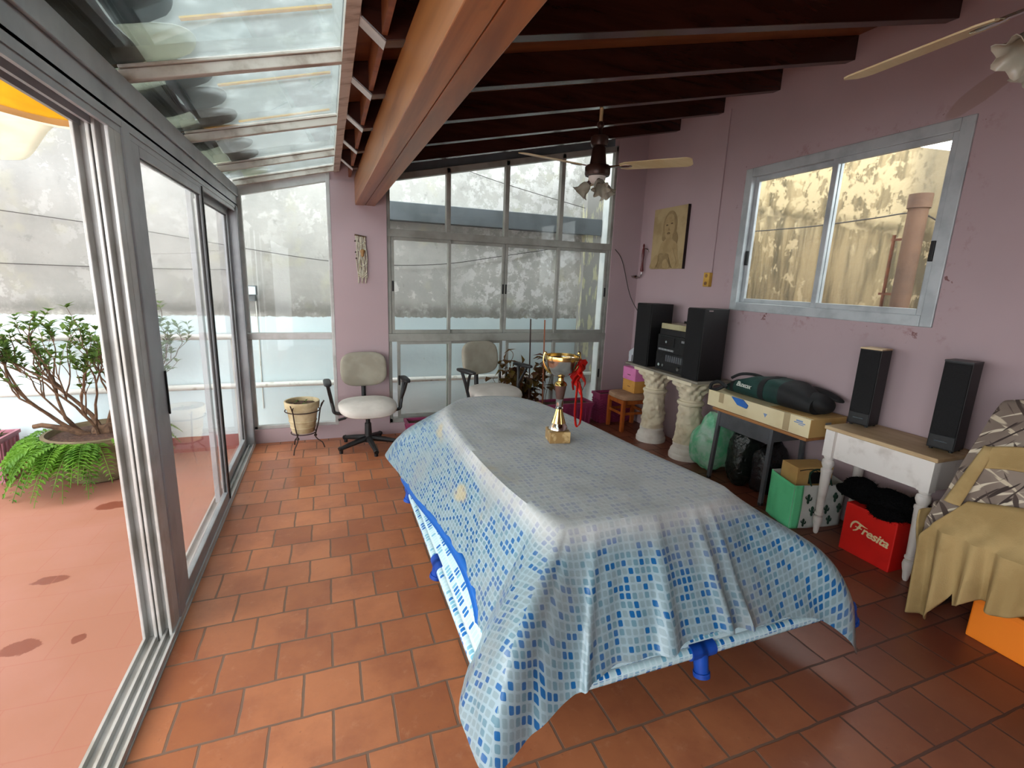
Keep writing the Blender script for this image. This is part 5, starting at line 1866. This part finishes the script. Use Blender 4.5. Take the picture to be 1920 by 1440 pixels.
def sack(name, lab, c, r, m, o, knot=None, group=None, sq=.75, amp=.22):
    t = thing(name, lab, 'bag', (c[0], c[1], 0), 0, group)
    b = MB()
    def fn(p):
        q = Vector((p.x, p.y, p.z))
        k = max(0, p.z / r[2])
        q.x *= 1 - .35 * k * k
        q.y *= 1 - .35 * k * k
        n1 = noise.noise(Vector((q.x * 6 + o, q.y * 6, q.z * 6)))
        n2 = abs(noise.noise(Vector((q.x * 15 + o, q.y * 15, q.z * 15))))
        q *= 1 + amp * n1 - amp * .55 * n2
        return q
    b.ell((c[0], c[1], r[2] * .985), r, seg=56, rings=40, power=sq, fn=fn)
    lo = min(v.z for v in b.v)
    for v in b.v:
        v.z -= lo
    b.build('sack_body', m, t, smooth=25)
    if knot:
        b = MB()
        k0 = Vector(knot)
        b.tube([k0 - Vector((0, 0, .07)), k0, k0 + Vector((.0, -.03, .05))], [.06, .022, .05], 10)
        b.build('knotted_neck', m, t, smooth=25)
    return t
sack('plastic_sack', 'bulging translucent green plastic sack between the pedestal and the school desk', (3.18, 3.205), (.175, .165, .255), M['green_sack'], 1.3, (3.17, 3.16, .53))
sack('plastic_sack', 'murky dark sack under the left end of the school desk', (3.19, 2.86), (.15, .12, .25), M['murky_sack'], 5.1)
sack('plastic_sack', 'shiny black rubbish sack under the right end of the school desk', (3.19, 2.61), (.15, .10, .25), M['black_sack'], 9.7)

# ------------------------------------------------------------------ cactus bag
cb = thing('shopping_bag', 'white shopping bag with cactus print and a mint green side, by the white table leg', 'bag', (3.08, 2.21, 0))
foot = [(2.905, 2.165), (3.305, 2.095), (3.355, 2.33), (2.970, 2.41)]
def side(mb, a, bq, h0, h1, bulge, n=16, m=14, o=0.0):
    a, bq = Vector((*a, 0)), Vector((*bq, 0))
    d = bq - a
    nn = Vector((d.y, -d.x, 0)).normalized()
    def fn(u, v):
        z = v * (h0 + (h1 - h0) * u)
        k = math.sin(PI * u) * (.3 + .7 * math.sin(PI * min(1, v * .9 + .1)))
        w = .007 * noise.noise(Vector((u * 5 + o, v * 5, 3)))
        return a + d * u + nn * (bulge * k + w * math.sin(PI * u)) + Vector((0, 0, z))
    mb.grid(fn, n, m)
    return fn
b = MB()
fW = side(b, foot[0], foot[1], .315, .305, .022, o=2)
side(b, foot[1], foot[2], .305, .33, .02, o=5)
side(b, foot[2], foot[3], .33, .33, .02, o=8)
b.add([(*p, .004) for p in foot], [(0, 1, 2, 3)])
b.build('woven_panel', M['bag_white'], cb, solid=.002)
b = MB()
side(b, foot[3], foot[0], .33, .315, .018, o=11)
# mint wraps a little way round the front corner
b2 = MB()
def mintwrap(u, v):
    p = Vector(fW(u * .0 + .16 * u, v))
    return p + Vector((-.001, -.0035, 0))
b.grid(mintwrap, 5, 14)
b.build('mint_side', M['mint'], cb, solid=.002)
def cactus(mb, u, v, s, fn=fW):
    o = Vector(fn(u, v))
    ux = (Vector(fn(min(1, u + .05), v)) - Vector(fn(max(0, u - .05), v))).normalized()
    uz = Vector((0, 0, 1))
    nn = Vector((ux.y, -ux.x, 0)).normalized() * .0055
    def P(a, c):
        return o + ux * a * s + uz * c * s + nn
    mb.tube([P(0, -1), P(0, -.8), P(0, .75), P(0, 1)], [.06 * s, .2 * s, .24 * s, .06 * s], 8)
    mb.tube([P(0, -.3), P(.45, -.25), P(.6, 0), P(.6, .4)], [.12 * s, .13 * s, .13 * s, .06 * s], 7)
    mb.tube([P(0, .0), P(-.42, .05), P(-.55, .25), P(-.55, .6)], [.12 * s, .13 * s, .12 * s, .05 * s], 7)
ct = MB()
for (u, v, s) in ((.26, .70, .036), (.48, .68, .036), (.35, .42, .036), (.47, .16, .036), (.24, .14, .03), (.62, .45, .034), (.78, .72, .036), (.90, .45, .036), (.72, .18, .034), (.93, .85, .03)):
    cactus(ct, u, v, s)
ct.build('cactus_print', M['cactus'], cb)
b = MB()
b.tube(crom([Vector(fW(.30, .98)), Vector(fW(.32, 1.05)) + Vector((0, .03, .05)), Vector(fW(.5, 1.05)) + Vector((0, .05, .08)), Vector(fW(.68, 1.05)) + Vector((0, .03, .05)), Vector(fW(.70, .98))], 6), .006, 6)
b.build('carry_handle', M['cactus'], cb)
cx = thing('cardboard_box', 'kraft cardboard box with a black label sticking out of the cactus bag', 'box', (3.10, 2.22, .06))
rot = Matrix.Rotation(R(-13), 3, 'Z')
cc = Vector((3.12, 2.26, .245))
b = MB()
b.obox(cc, (.27, .16, .34), rot)
b.build('carton', M['kraft'], cx, smooth=0, bevel=.003)
b = MB()
b.obox(cc + rot @ Vector((.015, -.0805, .095)), (.12, .002, .085), rot)
b.build('black_label', M['black'], cx, smooth=0)
b = MB()
b.obox(cc + rot @ Vector((.098, -.0805, .085)), (.05, .002, .05), rot)
b.build('red_label', M['label_red'], cx, smooth=0)
b = MB()
b.tube(crom([cc + rot @ Vector(p) for p in ((-.12, -.083, .15), (-.03, -.084, .16), (.03, -.084, .135), (.10, -.084, .15), (.13, -.083, .13))], 5), .003, 6)
b.build('black_line', M['black'], cx)

# ------------------------------------------------------------------ white side table, tower speakers
wt = thing('side_table', 'white painted side table with turned legs and a bare wooden top', 'table', (3.19, 1.79, 0))
TX0, TX1, TY0, TY1 = 3.0, 3.385, 1.465, 2.105
MB().box(TX0, TX1, TY0, TY1, .727, .752).build('top', M['table_wood'], wt, smooth=0, bevel=.006)
b = MB()
b.box(TX0 + .030, TX0 + .048, TY0 + .05, TY1 - .05, .545, .727)
b.box(TX1 - .048, TX1 - .030, TY0 + .05, TY1 - .05, .545, .727)
b.box(TX0 + .05, TX1 - .05, TY0 + .030, TY0 + .048, .545, .727)
b.box(TX0 + .05, TX1 - .05, TY1 - .048, TY1 - .030, .545, .727)
b.build('apron', M['white_paint'], wt, smooth=0, bevel=.003)
lp = [(.010, 0), (.015, .012), (.019, .05), (.026, .075), (.030, .10), (.026, .122), (.018, .128), (.026, .138), (.026, .150), (.021, .156), (.024, .25), (.029, .38), (.031, .435), (.034, .442), (.034, .458), (.024, .466), (.028, .472), (.037, .497), (.034, .520), (.024, .530), (.030, .542), (.030, .552)]
for x in (TX0 + .035, TX1 - .035):
    for y in (TY0 + .042, TY1 - .042):
        b = MB()
        b.lathe(lp, (x, y, 0), 24)
        b.box(x - .030, x + .030, y - .030, y + .030, .550, .727)
        b.build('leg', M['white_paint'], wt, smooth=35)
def tower(lab, x, y, rz, topm):
    t = thing('tower_speaker', lab, 'speaker', (0, 0, 0), 0, 'slim black speakers on the white table')
    z0, z1 = 0.006, .50
    w, d = .125, .125
    MB().box(-w / 2, w / 2, -d / 2, d / 2, z0 + .004, z1).build('cabinet', M['black_vinyl'], t, smooth=0, bevel=.003, local=True)
    MB().box(-w / 2 - .008, -w / 2 + .002, -d / 2 + .004, d / 2 - .004, z0 + .085, z1 - .006).build('grille', M['black_cloth'], t, smooth=0, bevel=.003, local=True)
    MB().box(-w / 2 - .006, -w / 2 + .002, -d / 2 + .004, d / 2 - .004, z0 + .010, z0 + .083).build('plinth_panel', M['black'], t, smooth=0, bevel=.003, local=True)
    MB().box(-w / 2 - .0085, -w / 2 - .005, -.030, .030, z0 + .046, z0 + .051).build('badge', M['chrome'], t, smooth=0, local=True)
    MB().box(-w / 2 - .004, w / 2, -d / 2, d / 2, z1, z1 + .008).build('top_plate', topm, t, smooth=0, local=True)
    b = MB()
    for sx in (-1, 1):
        for sy in (-1, 1):
            b.cyl((sx * .045, sy * .045, 0), (sx * .045, sy * .045, z0 + .006), .010, seg=10)
    b.build('feet', M['gasket'], t, local=True)
    t.location = (x, y, .753)
    t.rotation_euler = (0, 0, rz)
    return t
tower('slim black tower speaker with a tan top, at the window end of the white table', 3.265, 2.045, R(8), M['table_wood'])
tower('slim black tower speaker with a dark top, at the sofa end of the white table', 3.235, 1.565, R(8), M['black'])

# ------------------------------------------------------------------ red box and furry thing
rb_ = thing('red_carton', 'bright red cardboard box with cream lettering under the white table', 'box', (3.09, 1.74, 0))
rc = Vector((3.085, 1.735, .158))
rot = Matrix.Identity(3)
b = MB()
b.obox(rc, (.15, .30, .316), rot)
b.build('carton', M['red_box'], rb_, smooth=0, bevel=.006)
letters('resita', .074, .0012, M['cream_print'], 'lettering', rb_, (3.0085, 1.768, .158), (0, -1, -.10), (0, 0, 1), .30, .0016, .95)
b = MB()
def fp_(u, v):
    return Vector((3.0085, u, v))
F1 = crom([fp_(1.832, .165), fp_(1.828, .195), fp_(1.808, .216), fp_(1.782, .212), fp_(1.752, .205), fp_(1.735, .204)], 6)
b.tube(F1, [.0015 + .005 * math.sin(PI * min(1, i / len(F1) + .1)) for i in range(len(F1))], 8)
F2 = crom([fp_(1.775, .212), fp_(1.785, .190), fp_(1.797, .168), fp_(1.815, .155)], 6)
b.tube(F2, [.008 - .005 * i / len(F2) for i in range(len(F2))], 8)
F3 = crom([fp_(1.806, .186), fp_(1.785, .185), fp_(1.766, .184)], 4)
b.tube(F3, .004, 8)
b.build('initial_letter', M['cream_print'], rb_)

fu = MB()
def furry(c, r, o):
    fu.ell(c, r, seg=44, rings=28, fn=lambda p: p * (1 + .16 * noise.noise(Vector((p.x * 16 + o, p.y * 16, p.z * 16))) + .05 * noise.noise(Vector((p.x * 70 + o, p.y * 70, p.z * 70)))))
furry((3.09, 1.86, .395), (.085, .10, .078), 1)
furry((3.12, 1.71, .375), (.10, .12, .075), 4)
furry((3.16, 1.60, .365), (.085, .075, .082), 7)
furry((3.07, 1.93, .365), (.05, .07, .035), 9)
furry((3.045, 1.68, .335), (.06, .10, .045), 15)
random.seed(17)
hair = []
for k in range(2600):
    c, r = random.choice((((3.09, 1.86, .395), (.085, .10, .078)), ((3.12, 1.71, .375), (.10, .12, .075)), ((3.16, 1.60, .365), (.085, .075, .082)), ((3.045, 1.68, .335), (.06, .10, .045))))
    d = Vector((random.gauss(0, 1), random.gauss(0, 1), random.gauss(0, 1))).normalized()
    p = Vector(c) + Vector((d.x * r[0], d.y * r[1], d.z * r[2])) * .97
    s = d.orthogonal().normalized() * .0022
    e_ = p + (d + Vector((random.uniform(-.6, .6), random.uniform(-.6, .6), -.4))).normalized() * random.uniform(.012, .026)
    fu.add([p - s, p + s, e_], [(0, 1, 2)])
one(fu, 'fur_throw', M['fur'], 'lumpy black fluffy fur heaped on the red box', 'fur', (3.10, 1.74, .316))

# ------------------------------------------------------------------ draped armchair bed
so_ = thing('folding_sofa', 'leaf-print quilted folding sofa at the right edge of the room', 'sofa', (3.0, .8, 0))
sprof = [(2.80, .26), (2.735, .33), (2.705, .50), (2.765, .60), (2.83, .745), (2.92, .88), (3.00, .985), (3.07, 1.075), (3.13, 1.125), (3.25, 1.125), (3.34, 1.08), (3.36, .8), (3.36, .26)]
b = MB()
P2 = crom([(x, z, 0) for x, z in sprof], 4, True)
ny = 26
vs = []
nP = len(P2)
for j in range(ny + 1):
    y = 1.315 - (1.315 - .05) * j / ny
    k = 1 - .05 * math.exp(-(j / 1.2) ** 2)
    for p in P2:
        w = .012 * noise.noise(Vector((p.x * 6, y * 6, p.y * 6)))
        vs.append((3.06 + (p.x - 3.06) * k + w, y + .014 * noise.noise(Vector((p.x * 5, 3, p.y * 5))), .65 + (p.y - .65) * k + w))
b.add(vs, [(j * nP + i, j * nP + (i + 1) % nP, (j + 1) * nP + (i + 1) % nP, (j + 1) * nP + i) for j in range(ny) for i in range(nP)] + [list(range(nP))[::-1], [ny * nP + i for i in range(nP)]])
b.build('mattress', M['quilt'], so_, smooth=50)
b = MB()
def lap(u, v):                                   # quilt hanging down the end by the table
    x = 2.77 + .13 * u
    z = .60 - .44 * v
    return (x - .05 * v + .012 * math.sin(v * 9 + u * 4), 1.325 + .012 * math.sin(u * 7 + v * 5), z)
b.grid(lap, 12, 16)
b.build('quilt_edge', M['quilt'], so_, solid=.012)
b = MB()
b.tube([(2.80, 1.30, .30), (2.80, 1.31, .05), (2.83, 1.30, .015), (3.30, 1.30, .015), (3.33, 1.30, .05), (3.33, 1.30, .30)], .014, 10)
b.build('end_frame', M['dark_metal'], so_)
b = MB()
b.box(2.83, 3.33, .05, 1.27, .225, .262)
b.build('base_panel', M['dark_metal'], so_, smooth=0)
bl = thing('blanket', 'khaki fleece blanket draped in folds over the leaf-print sofa', 'blanket', (2.72, .9, .55))
b = MB()
def slope_x(z):
    return 2.765 + (z - .60) * .655
def drape(u, v):
    y0_ = 1.205 + .105 * min(1, v / .32)
    y = y0_ - 1.15 * u
    rise = .25 * min(.35, 1.15 * u)
    fold_ = math.sin(y * 42 + 1.9 * math.sin(y * 11)) + .3 * math.sin(y * 83)
    if v < .22:
        k = v / .22
        z = .66 + rise * (1 - k) - .14 * k
        return (slope_x(z) - .030 + .006 * fold_ * k, y, z + .004)
    k = (v - .22) / .78
    hem = .235 + .05 * math.sin(y * 15) + .03 * math.sin(y * 31)
    if y > 1.15:
        hem = .235 - .222 * min(1, (y - 1.15) / .09)
    hem = max(hem, .014)
    z = .52 + (hem - .52) * k
    x = 2.682 + .085 * (1 - z / .52) - .034 * max(0.0, 1.0 + fold_) ** 1.35 * (.3 + .7 * k)
    return (x, y, z)
b.grid(drape, 180, 40)
b.build('front_drape', M['khaki'], bl, solid=.006)
b = MB()
def patch(u, v):
    y = 1.235 - 1.12 * u + .03 * v
    rise = .25 * min(.35, 1.12 * u)
    z = .795 + .095 * v + rise
    return (slope_x(z) - .030 + .006 * math.sin(y * 17 + v * 3), y, z + .012 + .005 * math.sin(y * 23))
b.grid(patch, 50, 12)
b.build('back_fold', M['khaki'], bl, solid=.006)
b = MB()
def side_fold(u, v):
    z = .90 - .27 * v
    y = 1.262 + .022 * v - (.045 + .02 * v) * u
    return (slope_x(z) - .034 - .008 * math.sin(PI * u), y, z + .006)
b.grid(side_fold, 8, 14)
b.build('side_fold', M['khaki'], bl, solid=.006)
b = MB()
def tailf(u, v):
    y = 1.335 + .006 * math.sin(v * 8 + u * 5)
    x = 2.705 + .13 * u * (1 - .5 * v) + .075 * v
    z = .56 - (.40 + .08 * u) * v
    return (x, y + .014, z)
b.grid(tailf, 10, 16)
b.build('end_tail', M['khaki'], bl, solid=.006)
oc = thing('storage_crate', 'bright orange plastic crate pushed under the draped sofa', 'crate', (2.98, .8, .0))
b = MB()
b.box(2.83, 3.15, .45, 1.12, .0, .205)
b.build('crate_body', M['orange_plastic'], oc, smooth=0, bevel=.008)
b = MB()
b.box(2.815, 3.165, .435, 1.135, .19, .215)
b.build('crate_rim', M['orange_plastic'], oc, smooth=0, bevel=.004)

# ------------------------------------------------------------------ ceiling fans
def ceiling_fan(lab, x, y, angles):
    zt = zr(x)
    t = thing('ceiling_fan', lab, 'fan', (x, y, zt), 0, 'ceiling fans hung from the rafters')
    zb = 2.415
    b = MB()
    b.cyl((x, y, zt + .01), (x, y, zt - .10), .012, seg=12)
    b.build('rod_sleeve', M['fan_blade'], t)
    b = MB()
    b.lathe([(.012, zt - .24), (.012, zt - .13), (.020, zt - .125), (.026, zt - .11), (.020, zt - .09), (.012, zt - .085)], (x, y, 0), 16)
    b.lathe([(.016, zt - .26), (.055, zt - .245), (.062, zt - .225), (.060, zt - .185), (.05, zt - .18)], (x, y, 0), 24)
    b.build('down_rod', M['fan_brown'], t)
    b = MB()
    b.lathe([(.05, zb - .072), (.085, zb - .068), (.090, zb - .055), (.090, zb - .012), (.082, zb), (.060, zb + .006), (.056, zb + .03), (.046, zb + .115), (.040, zb + .125), (.02, zb + .135), (.016, zb + .16)], (x, y, 0), 32)
    b.build('motor', M['fan_brown'], t)
    for a in angles:
        a = R(a)
        d = Vector((math.cos(a), math.sin(a), 0))
        s = Vector((-math.sin(a), math.cos(a), 0))
        u = (Vector((0, 0, 1)) * math.cos(R(12)) + s * math.sin(R(12)))
        s2 = d.cross(u)
        c = Vector((x, y, zb - .012))
        poly = []
        for r, w in ((.16, .034), (.20, .052), (.40, .060), (.60, .064), (.625, .055), (.64, .035)):
            poly.append((r, w))
        pts = [(r, w) for r, w in poly] + [(r, -w) for r, w in poly[::-1]]
        n = len(pts)
        vs = [c + d * r + s2 * w + u * .003 for r, w in pts] + [c + d * r + s2 * w - u * .003 for r, w in pts]
        b = MB()
        b.add(vs, [list(range(n)), list(range(n, 2 * n))[::-1]] + [(i, n + i, n + (i + 1) % n, (i + 1) % n) for i in range(n)])
        o = b.build('blade', M['fan_blade'], t, smooth=0)
        b = MB()
        b.bar(c + d * .075, c + d * .17, .022, .008, up=u)
        b.ell(c + d * .195 + u * -.004, (.05, .022, .006), Matrix((d, s2, u)).transposed())
        b.build('blade_iron', M['silver'], o)
    b = MB()
    b.lathe([(.02, zb - .125), (.040, zb - .115), (.058, zb - .095), (.062, zb - .072)], (x, y, 0), 24)
    b.build('light_fitter', M['chair_seat'], t)
    for k in range(3):
        a = R(15 + 120 * k)
        d = Vector((math.cos(a), math.sin(a), -1.05)).normalized()
        o = Vector((x, y, zb - .095)) + Vector((math.cos(a), math.sin(a), 0)) * .04
        rot = d.to_track_quat('Z', 'Y').to_matrix()
        b = MB()
        b.lathe([(.014, -.02), (.016, .025), (.022, .03)], o, 14, rot=rot)
        ar = b.build('lamp_arm', M['fan_brown'], t)
        b = MB()
        def ruff(q, z, r):
            kk = max(0, (z - .08) / .04)
            return r * (1 + .20 * kk * math.cos(q * 6))
        b.lathe([(.020, .028), (.034, .045), (.041, .070), (.040, .092), (.050, .112), (.060, .120), (.058, .121), (.047, .112), (.037, .092), (.038, .070), (.030, .047), (.016, .030)], o, 36, ruff, rot)
        b.build('lamp_shade', M['frosted'], t)
    return t
f1 = ceiling_fan('brown and cream ceiling fan with tulip lamps hanging near the far window', 1.84, 3.25, (-46, 62, 190))
f2 = dup(f1, (1.935, .885, zr(1.935)), R(25), 'brown and cream ceiling fan at the top right, nearest the viewpoint')
